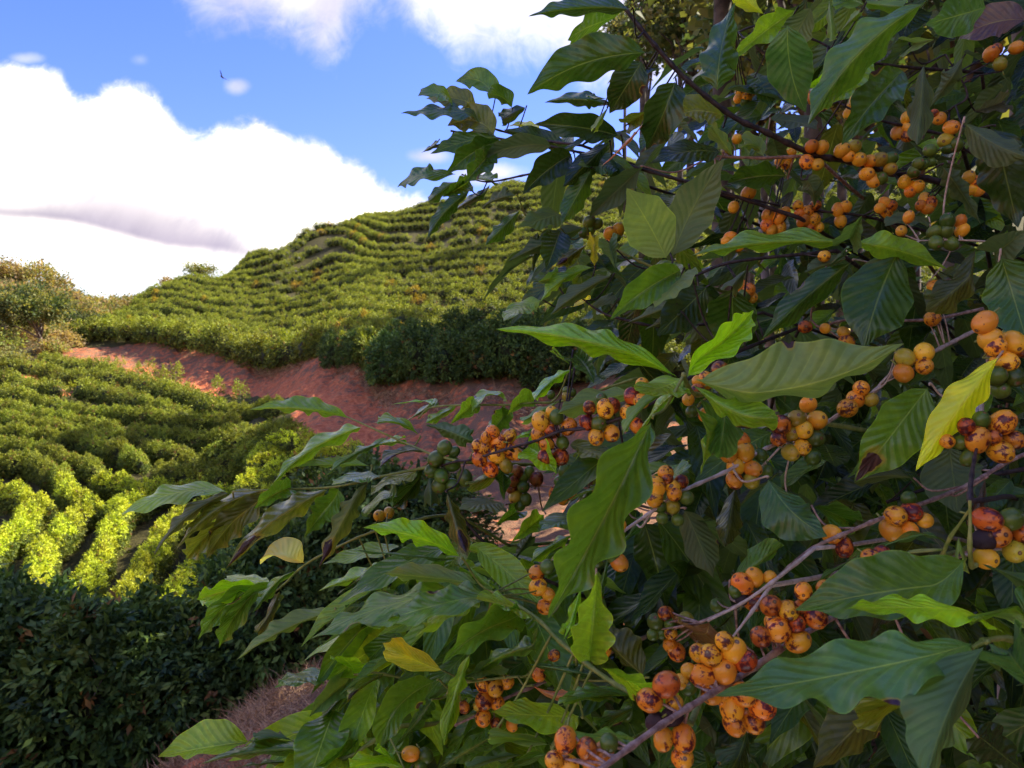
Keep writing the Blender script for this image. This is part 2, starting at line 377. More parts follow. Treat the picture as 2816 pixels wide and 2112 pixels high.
# ------------------------------------------------------------------ coffee bushes in rows
rng = np.random.default_rng(7)
def leaf_quads(c, d, n, L, W):
    """rhombic leaves, folded along the midrib: c base (k,3), d direction, n normal"""
    s = np.cross(d, n); s /= np.linalg.norm(s, axis=1, keepdims=True)+1e-9
    L = L[:,None]; W = W[:,None]
    tip = c+d*L; mid = c+d*L*.45
    a = mid+s*W+n*W*.35; b = mid-s*W+n*W*.35
    V = np.stack([c, a, tip, b], 1).reshape(-1, 3)
    k = np.arange(len(c))*4
    F = np.stack([np.stack([k, k+1, k+2], 1), np.stack([k, k+2, k+3], 1)], 1).reshape(-1, 3)
    return V, F
def unit(v): return v/(np.linalg.norm(v, axis=-1, keepdims=True)+1e-9)
GREENS = np.array([(.075,.105,.016),(.105,.140,.018),(.155,.185,.022),(.22,.24,.03),(.045,.072,.018)])
def core_arrays(rx, ry, h, k):  # dark opaque core added inside the bush to block light
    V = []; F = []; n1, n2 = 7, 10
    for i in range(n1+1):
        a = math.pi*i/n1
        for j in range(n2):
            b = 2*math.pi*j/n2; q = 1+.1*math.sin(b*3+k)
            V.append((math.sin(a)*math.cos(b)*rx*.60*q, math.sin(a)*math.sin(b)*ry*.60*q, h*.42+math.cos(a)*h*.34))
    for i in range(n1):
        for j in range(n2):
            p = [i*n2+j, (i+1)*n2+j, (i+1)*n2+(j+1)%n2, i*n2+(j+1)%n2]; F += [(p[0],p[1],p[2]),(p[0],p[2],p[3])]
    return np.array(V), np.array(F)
def bush_arrays(sprays, per, L, rx, ry, h, seed, young=.25, brown=.03, core=True, ycol=(.24,.28,.030), pal=None):
    r = np.random.default_rng(seed)
    th = r.uniform(0, 2*np.pi, sprays); zz = r.uniform(.04, 1.0, sprays)**.75
    lump = 1+.16*np.sin(th*3+seed)+.10*np.sin(th*5+2*seed+zz*4)
    prof = np.sqrt(np.clip(1-((zz-.42)/.60)**2, .02, 1))            # widest below the middle, domed top
    rr = prof*lump*np.where(r.random(sprays) < .8, r.uniform(.86, 1.06, sprays), r.uniform(.35, .85, sprays))
    topd = 1+.10*np.sin(th*2+seed*3)
    C = np.stack([np.cos(th)*rr*rx, np.sin(th)*rr*ry, zz*h*topd], 1)
    outd = unit(np.stack([np.cos(th)*prof, np.sin(th)*prof, (zz-.45)*1.6], 1)+r.normal(0, .25, (sprays, 3)))
    c = np.repeat(C, per, 0); o_ = np.repeat(outd, per, 0)
    n_ = len(c); k = np.tile(np.arange(per), sprays)/per
    c = c + o_*(k[:,None]-.5)*L*2.2 + r.normal(0, L*.28, (n_, 3))
    d = unit(o_*.75 + r.normal(0, .55, (n_, 3)) + np.array([0, 0, -.28]))
    nn = unit(np.cross(d, r.normal(0, 1, (n_, 3)))*.55 + np.array([0, 0, .30]) + o_*1.15); nn = unit(nn-d*(nn*d).sum(1, keepdims=True))
    LL = L*r.uniform(.7, 1.25, n_); V, F = leaf_quads(c, d, nn, LL, LL*.21)
    gi = r.choice(5, sprays, p=[.3,.3,.2,.08,.12]); g = (GREENS if pal is None else pal)[gi].copy()
    yt = (zz > .62) & (r.random(sprays) < young*2); g[yt] = ycol
    br = r.random(sprays) < brown; g[br] = (.20,.105,.03)
    col = np.repeat(np.repeat(g, per, 0)*r.uniform(.8, 1.25, (n_, 1)), 4, 0)
    if not core: return V, F, col
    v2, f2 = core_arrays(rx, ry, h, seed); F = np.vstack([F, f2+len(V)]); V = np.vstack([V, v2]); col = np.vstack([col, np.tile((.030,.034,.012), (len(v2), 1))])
    return V, F, col
def twigs_arrays(h, rx, seed, n=26, rad=.012):
    r = np.random.default_rng(seed+99); V, F = [], []
    def tube(pts, r0, r1, sides=5):
        base = len(V)
        for i, p in enumerate(pts):
            t = i/(len(pts)-1); q = r0+(r1-r0)*t
            for s in range(sides):
                a = 2*math.pi*s/sides; V.append((p[0]+math.cos(a)*q, p[1]+math.sin(a)*q, p[2]+ (math.sin(a)*q*.3)))
        for i in range(len(pts)-1):
            for s in range(sides):
                F.append((base+i*sides+s, base+i*sides+(s+1)%sides, base+(i+1)*sides+(s+1)%sides, base+(i+1)*sides+s))
    for k in range(2): tube([(k*.1,0,-.3),(k*.12+.03,.03,h*.4),(k*.2-.05,-.03,h*.92)], .035, .012)
    for k in range(n):
        z = r.uniform(.15, .85)*h; a = r.uniform(0, 6.28); l = rx*r.uniform(.7, .95)
        tube([(0,0,z),(math.cos(a)*l*.5, math.sin(a)*l*.5, z+.12),(math.cos(a)*l, math.sin(a)*l, z-.05)], rad, .004, 4)
    return V, F
def bush_mesh(name, *a, **k):
    V, F, c = bush_arrays(*a, **k); return mesh_np(name, V, F, col=c, mats=[M_BUSH], smooth=False)
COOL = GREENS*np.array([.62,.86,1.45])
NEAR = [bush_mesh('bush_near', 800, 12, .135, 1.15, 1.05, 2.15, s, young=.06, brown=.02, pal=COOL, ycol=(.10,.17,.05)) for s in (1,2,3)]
MID  = [bush_mesh('bush_mid', 560, 10, .09, 1.0, .44, 1.30, s+10, young=.35, brown=.03) for s in range(4)]
MIDY = [bush_mesh('bush_flush', 560, 10, .09, 1.0, .40, 1.25, s+15, young=.36, brown=.03, ycol=(.43,.49,.03)) for s in range(3)]
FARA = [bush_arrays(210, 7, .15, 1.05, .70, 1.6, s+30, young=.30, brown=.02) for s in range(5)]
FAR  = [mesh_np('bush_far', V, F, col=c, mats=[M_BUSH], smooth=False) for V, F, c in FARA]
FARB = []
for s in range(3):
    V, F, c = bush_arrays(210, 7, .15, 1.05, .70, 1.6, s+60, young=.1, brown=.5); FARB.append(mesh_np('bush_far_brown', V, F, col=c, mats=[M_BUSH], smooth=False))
_O = 'zeroth first second third fourth fifth sixth seventh eighth ninth tenth eleventh twelfth thirteenth fourteenth fifteenth sixteenth seventeenth eighteenth nineteenth'.split()
_T = {20:'twentieth',30:'thirtieth',40:'fortieth',50:'fiftieth',60:'sixtieth',70:'seventieth'}
def ordw(n):
    if n < 20: return _O[n]
    if n % 10 == 0: return _T.get(n, 'last')
    return {2:'twenty',3:'thirty',4:'forty',5:'fifty',6:'sixty',7:'seventy'}.get(n//10, 'far')+'-'+_O[n%10]
TWG = []
for s in range(2):
    V, F = twigs_arrays(2.1, 1.1, s); TWG.append(mesh_np('bush_stems', V, F, mats=[M_TWIG['p']]))

ORD = 'lowest second third fourth fifth sixth seventh eighth ninth tenth eleventh twelfth thirteenth fourteenth fifteenth sixteenth seventeenth eighteenth nineteenth twentieth'.split()
def row_angle(p, df):
    a = P(p[0], p[1], df(p[0], p[1])); x2, y2 = p[0]+p[2]*8, p[1]+p[3]*8; b = P(x2, y2, df(x2, y2))
    return math.atan2(b[1]-a[1], b[0]-a[0])
bushes = []      # (x, y, D, kind, label, group, scale, brown)
def along(pts, step, df):
    """points every `step` metres of ground along a traced row"""
    pts = [np.array(p, float) for p in pts]; Q = []
    for a, b in zip(pts, pts[1:]):
        n_ = max(int(np.linalg.norm(b-a)/2), 1); Q += [(a+(b-a)*k/n_, (b-a)/np.linalg.norm(b-a)) for k in range(n_)]
    W = np.array([P(q[0][0], q[0][1], df(q[0][0], q[0][1]))[:2] for q in Q]); s = np.concatenate([[0], np.cumsum(np.linalg.norm(np.diff(W, axis=0), axis=1))])
    out_ = []; t = rng.uniform(0, .5)*step
    while t < s[-1]:
        k = int(np.searchsorted(s, t)); q = Q[min(k, len(Q)-1)]; out_.append(np.array([q[0][0], q[0][1], q[1][0], q[1][1]])); t += step*rng.uniform(.88, 1.12)
    return out_
# field rows traced in the valley below
FIELD = [
 ([(120,980),(250,998),(400,1036),(520,1066),(640,1102),(760,1135)], 'in the hedge below the dirt track'),
 ([(-120,990),(0,992),(90,994),(190,1014),(316,1026)], "in the farthest valley row below the dirt track"),
 ([(-120,1020),(27,1028),(135,1044),(271,1054),(430,1088),(520,1108)], "in the second valley row below the dirt track"),
 ([(-140,1052),(0,1060),(113,1080),(226,1104),(300,1112),(407,1114),(500,1130),(600,1118),(640,1135)], "in the third valley row below the dirt track"),
 ([(-150,1080),(0,1088),(90,1112),(199,1132),(330,1148),(452,1169),(560,1172),(660,1168)], "in the fourth valley row below the dirt track"),
 ([(-160,1112),(0,1120),(100,1142),(220,1160),(330,1178),(430,1200),(540,1215),(660,1205),(740,1200)], "in the fifth valley row below the dirt track"),
 ([(-180,1144),(0,1153),(113,1170),(226,1180),(330,1207),(410,1240),(520,1255),(640,1245),(790,1225)], "in the sixth valley row below the dirt track"),
 ([(-200,1182),(0,1188),(113,1205),(240,1235),(285,1285),(370,1305),(520,1300),(640,1280),(800,1275)], "in the seventh valley row, which curves down"),
 ([(-220,1224),(0,1230),(80,1232),(160,1268),(200,1320),(255,1350),(197,1385),(133,1445),(104,1525),(80,1600)], "in the bright row bending down the slope"),
 ([(-240,1290),(-80,1300),(20,1318),(100,1340),(60,1400),(-20,1460),(-120,1560)], "in the row at the valley's left edge"),
 ([(420,1310),(345,1350),(307,1411),(272,1486),(232,1556),(140,1625)], "in the lit strip running to the near hedge"),
 ([(640,1330),(540,1350),(464,1399),(417,1475),(370,1545),(330,1600)], "in the strip left of the drooping spray"),
 ([(850,1320),(742,1335),(650,1375),(570,1440),(520,1520),(470,1580)], "in the strip behind the drooping leaves"),
 ([(655,1237),(700,1283),(760,1330)], "in the bright patch beside the red bank"),
 ([(960,1450),(800,1430),(700,1480),(640,1540)], "in the shaded row beyond the near hedge"),
]
for i, (pts, lab) in enumerate(FIELD):
    for p in along(pts, 1.15, lambda x, y: field_depth(y)):
        if rng.random() < .04: continue
        D = field_depth(p[1])*rng.uniform(.995, 1.005)
        bushes.append((p[0]+rng.normal(0, 2), p[1], D, 'field', lab, 'coffee bushes planted in rows in the valley', rng.uniform(.90, 1.06), 0, row_angle(p, lambda x, y: field_depth(y))))
# the dark hedge close by, bottom left
for k, (x, D) in enumerate([(-260,8.7),(40,8.9),(330,8.8),(610,9.1),(880,9.6),(-560,8.6),(1130,10.2),(-100,8.8),(185,8.9),(470,8.9),(745,9.3),(-410,8.7),(1000,9.9),(-180,10.3),(100,10.4),(390,10.5),(680,10.7),(900,11)]):
    lab = "in the dark hedge behind the straw bank" if k < 13 else "in the shaded row behind the near hedge"
    bushes.append((x, 1600, S(D), 'near', lab, 'coffee bushes in the near hedge', rng.uniform(1.0, 1.1)*(1.22 if x < 350 else 1.0), 0))
for x, y, s in [(2.6,4.6,1.05),(4.2,4.4,1.1),(5.9,4.6,1.05),(3.6,6.2,1.1),(5.3,6.4,1.1),(7.2,6.4,1.0),(3.2,7.8,1.05),(4.6,8.6,1.1),(6.4,8.8,1.1),(8.4,8.6,1.1),(4.4,11,1.1),(6.4,11.5,1.1),(8.6,11.4,1.1),(2.0,3.3,.8)]:
    bushes.append((1408+x/y*FPX, 1600, y, 'near', "in the shaded planting behind the near coffee trees", 'coffee bushes behind the near coffee trees', s, 0))
# hill rows: evenly stepped up the slope, following the contour
k = 0; off = 0.0
while k < 36:
    pts = []
    for x in range(230, 2700, 30):
        wgt = lerp(x, [230,450,850,1300,1900], [.5,.60,.86,1.0,1.06])
        y = lerp(x, BX, BY)-off*wgt+ 1.5*math.sin(x/90.0+k*1.7)
        if y < lerp(x, SKX, SKY)-30:
            continue
        pts.append((x, y))
    if len(pts) > 3:
        runs = [[pts[0]]]
        for p in pts[1:]:
            if p[0]-runs[-1][-1][0] > 61: runs.append([p])
            else: runs[-1].append(p)
        for run in runs:
            if len(run) < 2: continue
            for p in along(run, 1.45, hill_depth):
                if rng.random() < .05: continue
                D = hill_depth(p[0], p[1])*rng.uniform(.997, 1.003)
                nm = ORD[k] if k < 20 else 'topmost'
                lab = f'in the {nm} hillside row above the red bank' if k else 'in the lowest hillside row on the bank lip'
                bushes.append((p[0], p[1], D, 'hill', lab, 'coffee bushes planted in rows up the far hillside', rng.uniform(.88, 1.08)*(1.0 if k else 1.65), rng.random() < .03, row_angle(p, hill_depth)))
    off += 31*(.955**k); k += 1
# skyline row
for x in range(262, 1500, 17):
    y = lerp(x, SKX, SKY)+3; bushes.append((x+rng.normal(0, 3), y, hill_depth(x, y), 'hill', "along the skyline of the far hill", 'coffee bushes along the skyline', rng.uniform(.8, 1.15), 0))
# big dark bushes on the bank at the right
BIG = [(1075,33.5,1.3),(1150,32,1.35),(1235,31,1.35),(1320,30.5,1.3),(1410,30,1.35),(1510,29.5,1.3),(1620,29,1.3),(990,37,1.1),(925,39.5,1.1),(1110,35,1.3),(1280,34,1.35),(1460,33.5,1.35)]
for x, D, s in BIG: bushes.append((x, 960, S(D), 'big', "among the large bushes above the red bank", 'large bushes over the red bank', s, 0))
# individual bushes for the largest; the rest of the hill planting is one mass
xy = np.array([((b[0]-1408)/FPX*b[2], b[2]) for b in bushes]); zs = ground(xy)
vis = [i for i, b in enumerate(bushes) if -60 < b[0] < 1750 or b[2] < 13]
order = sorted(vis, key=lambda i: bushes[i][2]/bushes[i][6])[:290]
single = set(order)
byrow = {}
for i, b in enumerate(bushes): byrow.setdefault(b[4], []).append(i)
LABEL = {}
for lab, ii in byrow.items():
    ii.sort(key=lambda i: bushes[i][0])
    for q, i in enumerate(ii): LABEL[i] = f'coffee bush {ordw(q+1)} from the left {lab}'
massV, massF, massC = [], [], []; nv = 0
proto_near = None
for i, b in enumerate(bushes):
    x, y, D, kind, lab, grp, s, brown = b[:8]; lab = LABEL[i]
    loc = (xy[i,0], xy[i,1], zs[i]-.12); rz = rng.uniform(0, 6.28) if len(b) < 9 else b[8]+rng.choice([0, math.pi])+rng.normal(0, .15)
    sc3 = (s*rng.uniform(.92, 1.1), s*rng.uniform(.92, 1.1), s*rng.uniform(.92, 1.08))
    if i in single:
        if D < 16:
            e = empty('coffee_bush', loc); e.rotation_euler.z = rz; e.scale = sc3; tag(e, lab, 'coffee bush', grp)
            link('foliage', NEAR[i%3], e); link('stem', TWG[i%2], e)
        else:
            me = (MIDY[i%3] if (D < 36 and kind == 'field') else MID[i%4] if D < 62 else (FARB[i%3] if brown else FAR[i%5]))
            if kind == 'big': me = NEAR[i%3]
            o = link('coffee_bush', me, None, loc); o.rotation_euler.z = rz; o.scale = sc3; tag(o, lab, 'coffee bush', grp)
    else:
        V, F, c = FARA[i%5]
        ca, sa = math.cos(rz), math.sin(rz); W = V*np.array(sc3); W = np.stack([W[:,0]*ca-W[:,1]*sa, W[:,0]*sa+W[:,1]*ca, W[:,2]], 1)+np.array(loc)
        cc = c*rng.uniform(.8, 1.2)*(np.array([1.5,.95,.8]) if brown else 1.0)
        massV.append(W); massF.append(F+nv); massC.append(cc); nv += len(W)
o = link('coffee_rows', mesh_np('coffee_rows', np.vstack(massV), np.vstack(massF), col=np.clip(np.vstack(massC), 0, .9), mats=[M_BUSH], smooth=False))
tag(o, 'rows of coffee bushes covering the rest of the far hillside', 'coffee bushes', kind='stuff')
print('bushes', len(bushes), 'single', len(single))

# ------------------------------------------------------------------ trees
def tube_np(pts, rads, sides=8):
    """a tapered tube through pts with parallel frames; returns V, F"""
    pts = np.asarray(pts, float); n = len(pts); T = np.gradient(pts, axis=0); T = unit(T)
    up = np.array([0.3, 1.0, 0.2]); V = []; F = []
    b = unit(np.cross(T[0], up))
    for i in range(n):
        b = unit(b-T[i]*np.dot(b, T[i])); c_ = np.cross(T[i], b)
        for s in range(sides):
            a = 2*math.pi*s/sides; V.append(pts[i]+(b*math.cos(a)+c_*math.sin(a))*rads[i])
    for i in range(n-1):
        for s in range(sides): F.append((i*sides+s, i*sides+(s+1)%sides, (i+1)*sides+(s+1)%sides, (i+1)*sides+s))
    F.append(tuple(range(sides))[::-1]); F.append(tuple((n-1)*sides+s for s in range(sides)))
    return V, F
def merge(parts):
    V, F = [], []
    for v, f in parts:
        k = len(V); V += [tuple(p) for p in v]; F += [tuple(i+k for i in g) for g in f]
    return V, F
def tree(name, x, y, h, w, trunk_h, tints, label, seed, group=None, leaf=.3, clumps=60, per=26, lean=0, cat='tree', tr=.16, squash=.75, bark=None):
    r = np.random.default_rng(seed); z0 = gz(x, y)-.2
    e = empty(name, (x, y, z0)); tag(e, label, cat, group)
    ch = h-trunk_h; parts = [tube_np([(0,0,0),(lean*.3,.05,trunk_h*.5),(lean*.6,-.05,trunk_h),(lean,0,trunk_h+ch*.6)], [tr*1.3,tr,tr*.8,tr*.25])]
    blobs = []
    for k in range(9):
        a = r.uniform(0, 6.28); f = r.uniform(.25, .75); q = np.array([lean+math.cos(a)*w*f, math.sin(a)*w*f, trunk_h+ch*r.uniform(.2, .85)])
        blobs.append((q, w*r.uniform(.32, .55)))
        parts.append(tube_np([(lean*.6,0,trunk_h*r.uniform(.8,1.05)), (q*np.array([.5,.5,1]))-np.array([0,0,ch*.15]), q], [tr*.5,tr*.32,tr*.1], 5))
    V, F = merge(parts); link('trunk', mesh_np('trunk', V, F, mats=[bark or M_BARK]), e)
    blobs.append((np.array([lean,0,trunk_h+ch*.72]), w*.55))
    cs, ds, cols = [], [], []
    for k in range(clumps):
        q, rad = blobs[r.integers(len(blobs))]
        d = unit(r.normal(0, 1, 3)); d[2] = abs(d[2])*.9-.25; c = q+unit(d)*rad*r.uniform(.7, 1.08)*np.array([1,1,squash])
        cs.append(np.repeat(c[None], per, 0)+r.normal(0, leaf*1.05, (per, 3))); ds.append(np.repeat(unit(d)[None], per, 0))
        t = np.array(tints[r.integers(len(tints))])*r.uniform(.75, 1.25); cols.append(np.repeat(t[None], per, 0))
    c = np.vstack(cs); d = unit(np.vstack(ds)+r.normal(0, .8, (len(c), 3))); nn = unit(np.cross(d, r.normal(0, 1, c.shape))+np.array([0,0,.6])); nn = unit(nn-d*(nn*d).sum(1, keepdims=True))
    L = leaf*r.uniform(.6, 1.3, len(c)); V, F = leaf_quads(c, d, nn, L, L*.34)
    link('crown', mesh_np('crown', V, F, col=np.repeat(np.vstack(cols), 4, 0), mats=[M_WOOD], smooth=False), e)
    return e
M_DBARK = plain_mat('dark_bark', (.035,.028,.02), (.10,.08,.06), 3.0, .9, .6, .03)
TAN = [(.27,.21,.10),(.23,.19,.09),(.30,.21,.11)]; OLV = [(.17,.18,.06),(.20,.19,.07),(.12,.14,.05)]; DKG = [(.045,.075,.03),(.06,.09,.035),(.08,.10,.04)]; LIT = [(.16,.20,.05),(.20,.22,.06)]
def tree_px(name, px, top, D, w, trunk_h, tints, label, seed, **k):
    D *= 1.4; w *= 1.4; trunk_h *= 1.4; k['leaf'] = k.get('leaf', .3)*1.2
    x = (px-1408)/FPX*D; z = gz(x, D); h = (1056-top)/FPX*D-z; tree(name, x, D, max(h, 2.0), w, min(trunk_h, h*.5), tints, label, seed, **k)
tree_px('broadleaf_tree', 112, 785, 60, 3.6, 1.6, OLV+DKG, 'round leafy tree with a short pale trunk beside the end of the dirt track', 1, leaf=.24, clumps=420, per=34, tr=.22)
tree_px('broadleaf_tree', 232, 865, 72, 1.6, .8, DKG, 'small dark tree where the dirt track meets the lowest hillside row', 2, leaf=.24, clumps=60)
tree_px('broadleaf_tree', 550, 735, 112, 2.6, 2.0, LIT+OLV, 'pale round tree standing alone on the skyline between two hills', 3, leaf=.3, clumps=70)
tree_px('broadleaf_tree', 470, 776, 108, 1.2, .8, TAN, 'small brownish tree on the skyline left of the pale round tree', 4, leaf=.3, clumps=30)
tree_px('broadleaf_tree', 420, 790, 120, 1.6, 1.0, OLV, 'low bushy tree in the saddle of the skyline', 41, leaf=.3, clumps=34)
tree_px('broadleaf_tree', 15, 830, 66, 3.0, 1.2, LIT, 'yellow green tree cut off by the left edge of the view', 5, leaf=.26, clumps=90)
tree_px('broadleaf_tree', -60, 880, 56, 2.6, 1.0, LIT, 'bright low tree at the left edge below the woodland', 51, leaf=.26, clumps=70)
WL = ['tan leafed tree in the woodland on the far left hill', 'dark green tree in the woodland on the far left hill', 'olive green tree in the woodland on the far left hill']
for k, (px, top, D, w) in enumerate([(205,885,64,1.5),(160,905,62,1.3),(55,905,62,1.8),(-10,925,57,1.8),(20,960,53,1.3),(185,925,60,1.0),(150,945,58,.9)]):
    tree_px('roadside_shrub', px, top, D, w, .4, (LIT+TAN, OLV, TAN)[k%3], f'low tangled shrub, {ordw(k+1)} of those around the round leafy tree by the track', 130+k, group='shrubs beside the dirt track', leaf=.2, clumps=110, per=16, tr=.05, cat='shrub')
k = 0
for (px, top, D, w, t) in [(-30,735,95,4.2,0),(60,740,98,4,0),(140,752,104,3.8,0),(205,768,106,3.6,1),(255,775,108,3.6,1),(310,785,110,3.4,2),(345,795,110,3,2),(355,780,118,1.6,1),(385,808,106,2.4,2),
                         (20,775,84,3.6,0),(90,790,82,3.4,0),(165,795,88,3.4,0),(225,812,92,3.2,0),(285,820,94,3.0,2),(190,830,80,3.0,2),(330,835,92,2.6,0),(250,850,82,2.6,0),(150,845,76,2.8,2),
                         (-90,790,82,3.6,2),(45,850,72,2.6,0),(300,858,88,2.2,2)]:
    tree_px('woodland_tree', px, top+(44 if px < 80 else 16)+rng.normal(0,3), D, w*.82, 1.2, (TAN+OLV[:1], DKG, OLV+TAN[:1])[t], WL[t]+f', {ordw(k+1)} of them', 60+k, group='trees of the woodland on the far left hill', leaf=.36, clumps=170, per=18); k += 1
# young trees along the edge of the track
for k, (px, top, D) in enumerate([(230,1000,52),(295,985,50),(328,985,49),(380,1000,47),(412,992,47),(450,1010,45),(483,1000,46),(598,1030,41),(660,1042,38)]):
    D *= 1.4; x = (px-1408)/FPX*D; z = gz(x, D); h = (1056-top)/FPX*D-z; h = min(max(h, 1.0), 2.3)
    e = empty('coffee_sapling', (x, D, z-.05)); tag(e, f'small young coffee plant, {ordw(k+1)} from the left along the dirt track', 'young coffee plant', 'young coffee plants by the dirt track')
    V, F, c = bush_arrays(90, 9, .16, .5, .5, h, 300+k, young=.5, core=False); link('foliage', mesh_np('sapling_foliage', V, F, col=c, mats=[M_BUSH], smooth=False), e)
    V, F = tube_np([(0,0,-.1),(0.02,0,h*.45),(0,0.02,h*.8)], [.03,.02,.008], 6); link('stem', mesh_np('sapling_stem', V, F, mats=[M_BARK]), e)
# tall thin trees on the hilltop, behind the near leaves
def tall(px, base, top, D, label, seed, w=2.6):
    D *= 1.4
    x = (px-1408)/FPX*D; z = gz(x, D); h = (1056-top)/FPX*D-z
    tree('eucalyptus_tree', x, D, h, w, h*.62, LIT+OLV, label, seed, leaf=.3, clumps=60, per=16, tr=.16, lean=.5)
0 and tall(1395, 520, 425, 120, 'tall thin tree on the hilltop with a bare pale trunk', 81, 3.0)
0 and tall(2030, 480, 250, 60, 'pale green tree glimpsed through the upper coffee branches', 82, 3.0)
0 and tall(1990, 500, 330, 62, 'light leafy tree seen in the gap of the upper branches', 83, 2.6)
# large trees added on the slope right of the view to cast shade; they keep the near bank and the coffee in shade
def added_shade_tree(target, dist, rad, seed):
    c = np.array(target)+SUN*dist
    if (c[0]-rad*.7)/c[1]*FPX+1408 < 1640: return          # would stand in the open view
    z0 = gz(c[0], c[1]); h = c[2]-z0+rad*.8
    tree('added_shade_tree', c[0], c[1], h, rad, max(h-rad*1.7, 1.5), DKG+OLV, f'{ordw(seed-499)} nearest of the large spreading trees added on the right slope to cast shade', seed, group='trees added on the right slope to cast shade', leaf=.5, clumps=int(70*rad/3), per=26, tr=.26, squash=.9, bark=M_DBARK)
SH = [((.9,.9,0),9,3.7),((0,4.5,-1),13,4.2),((-2.5,9.5,-3),18,4.5),((-7,11.6,-3.8),23,4.0),((-12.5,11.4,-4),29,3.8),((-1,16,-3.5),20,4.5),((-5,21,-4),26,3.8),
      ((-8.6,28,-4.8),32,3.2),((-12.5,37,-4),38,3.6),((-8,36,-4),36,4.0),((-8,44,-2),38,4.4),((-2,30,-3),30,5.0),((1,42,-1),34,6),((-4,50,1),40,5.5),((5,50,1),36,6),
      ((-21,45,-3),50,3.2),tuple([tuple(P(890,800,hill_depth(890,800))),60,3.6]),tuple([tuple(P(1010,745,hill_depth(1010,745))),62,3.8]),tuple([tuple(P(1250,700,hill_depth(1250,700))),58,4.5]),((-16,60,.5),52,3.6),tuple([tuple(P(640,1075,58)),44,3.8]),tuple([tuple(P(800,1050,58)),46,4.5]),((-4,36,-3),30,4.5),((-1,25,-3),25,4.5),((3,34,-2),28,5)]
for k, (x, y, r_) in enumerate([(9,-1,4.2),(6.5,-7,4.6),(12,5,4.5),(15,11,4.8)]):  # low trees added out of view to block sky light from right and behind
    tree('added_shade_tree', x, y, r_*1.9, r_, 1.2, DKG, f'dense low spreading tree added to block sky light, {ordw(k+1)} along the edge behind the near coffee', 700+k, group='trees added behind the near coffee to block sky light', leaf=.5, clumps=150, per=26, tr=.4, squash=1.1, bark=M_DBARK)
for k, (t, d, r_) in enumerate(SH): added_shade_tree(t, d, r_, 500+k)

# ------------------------------------------------------------------ dry straw on the banks
def straw(n, sampler, L, name, label, wid=.0022, seed=3):
    r = np.random.default_rng(seed); xy_ = sampler(r, n); z = ground(xy_)
    b = np.stack([xy_[:,0], xy_[:,1], z+r.uniform(-.01, .10, n)], 1)
    d = unit(r.normal(0, 1, (n, 3))*np.array([1,1,.55])+np.array([0,0,.12])); bend = r.normal(0, .45, (n, 3))
    l = L*r.uniform(.4, 1.4, n)[:,None]; pts = [b, b+d*l*.35+bend*l*.1, b+d*l*.7+bend*l*.35, b+d*l+bend*l*.75]
    s = unit(np.cross(d, r.normal(0, 1, (n, 3))))*wid*r.uniform(.6, 2.2, n)[:,None]
    V = np.stack([q for p, kk in zip(pts, (1, 1, .8, .3)) for q in (p-s*kk, p+s*kk)], 1).reshape(-1, 3)
    k = (np.arange(n)*8)[:,None]; F = np.concatenate([k+np.array([[0,1,3,2]]), k+np.array([[2,3,5,4]]), k+np.array([[4,5,7,6]])], 0)
    o = link(name, mesh_np(name, V, F, mats=[M_STRAW])); tag(o, label, 'dry grass', kind='stuff')
def near_bank(r, n):
    D = r.uniform(4.2, 10.8, n); px = r.uniform(-100, 1500, n)
    keep = np.stack([(px-1408)/FPX*D, D], 1)
    nz = np.array([mnoise.noise((a*1.1, b*1.1, 5)) for a, b in keep]); k = (nz > -.18)|(D > 8.6); idx = np.where(k)[0]
    return keep[r.choice(idx, n)]
straw(34000, near_bank, .17, 'dry_grass', 'tangled dry straw lying on the red bank at the bottom of the view')
def far_bank(r, n):
    lip = np.array([(700,1020,50),(760,1012,48),(860,1000,44),(950,1025,39),(1030,1065,35),(1080,1100,32),(1250,1110,29.5),(1500,1125,27.5)])
    t = r.uniform(0, 7, n); i = np.clip(t.astype(int), 0, 6); f = (t-i)[:,None]; q = lip[i]*(1-f)+lip[i+1]*f
    q[:,2] *= 1.4; q[:,2] -= np.abs(r.normal(0, 2.0, n)); return np.stack([(q[:,0]-1408)/FPX*q[:,2], q[:,2]], 1)
straw(7000, far_bank, .32, 'dry_grass', 'dry brown grass hanging over the lip of the red bank', .008, 4)

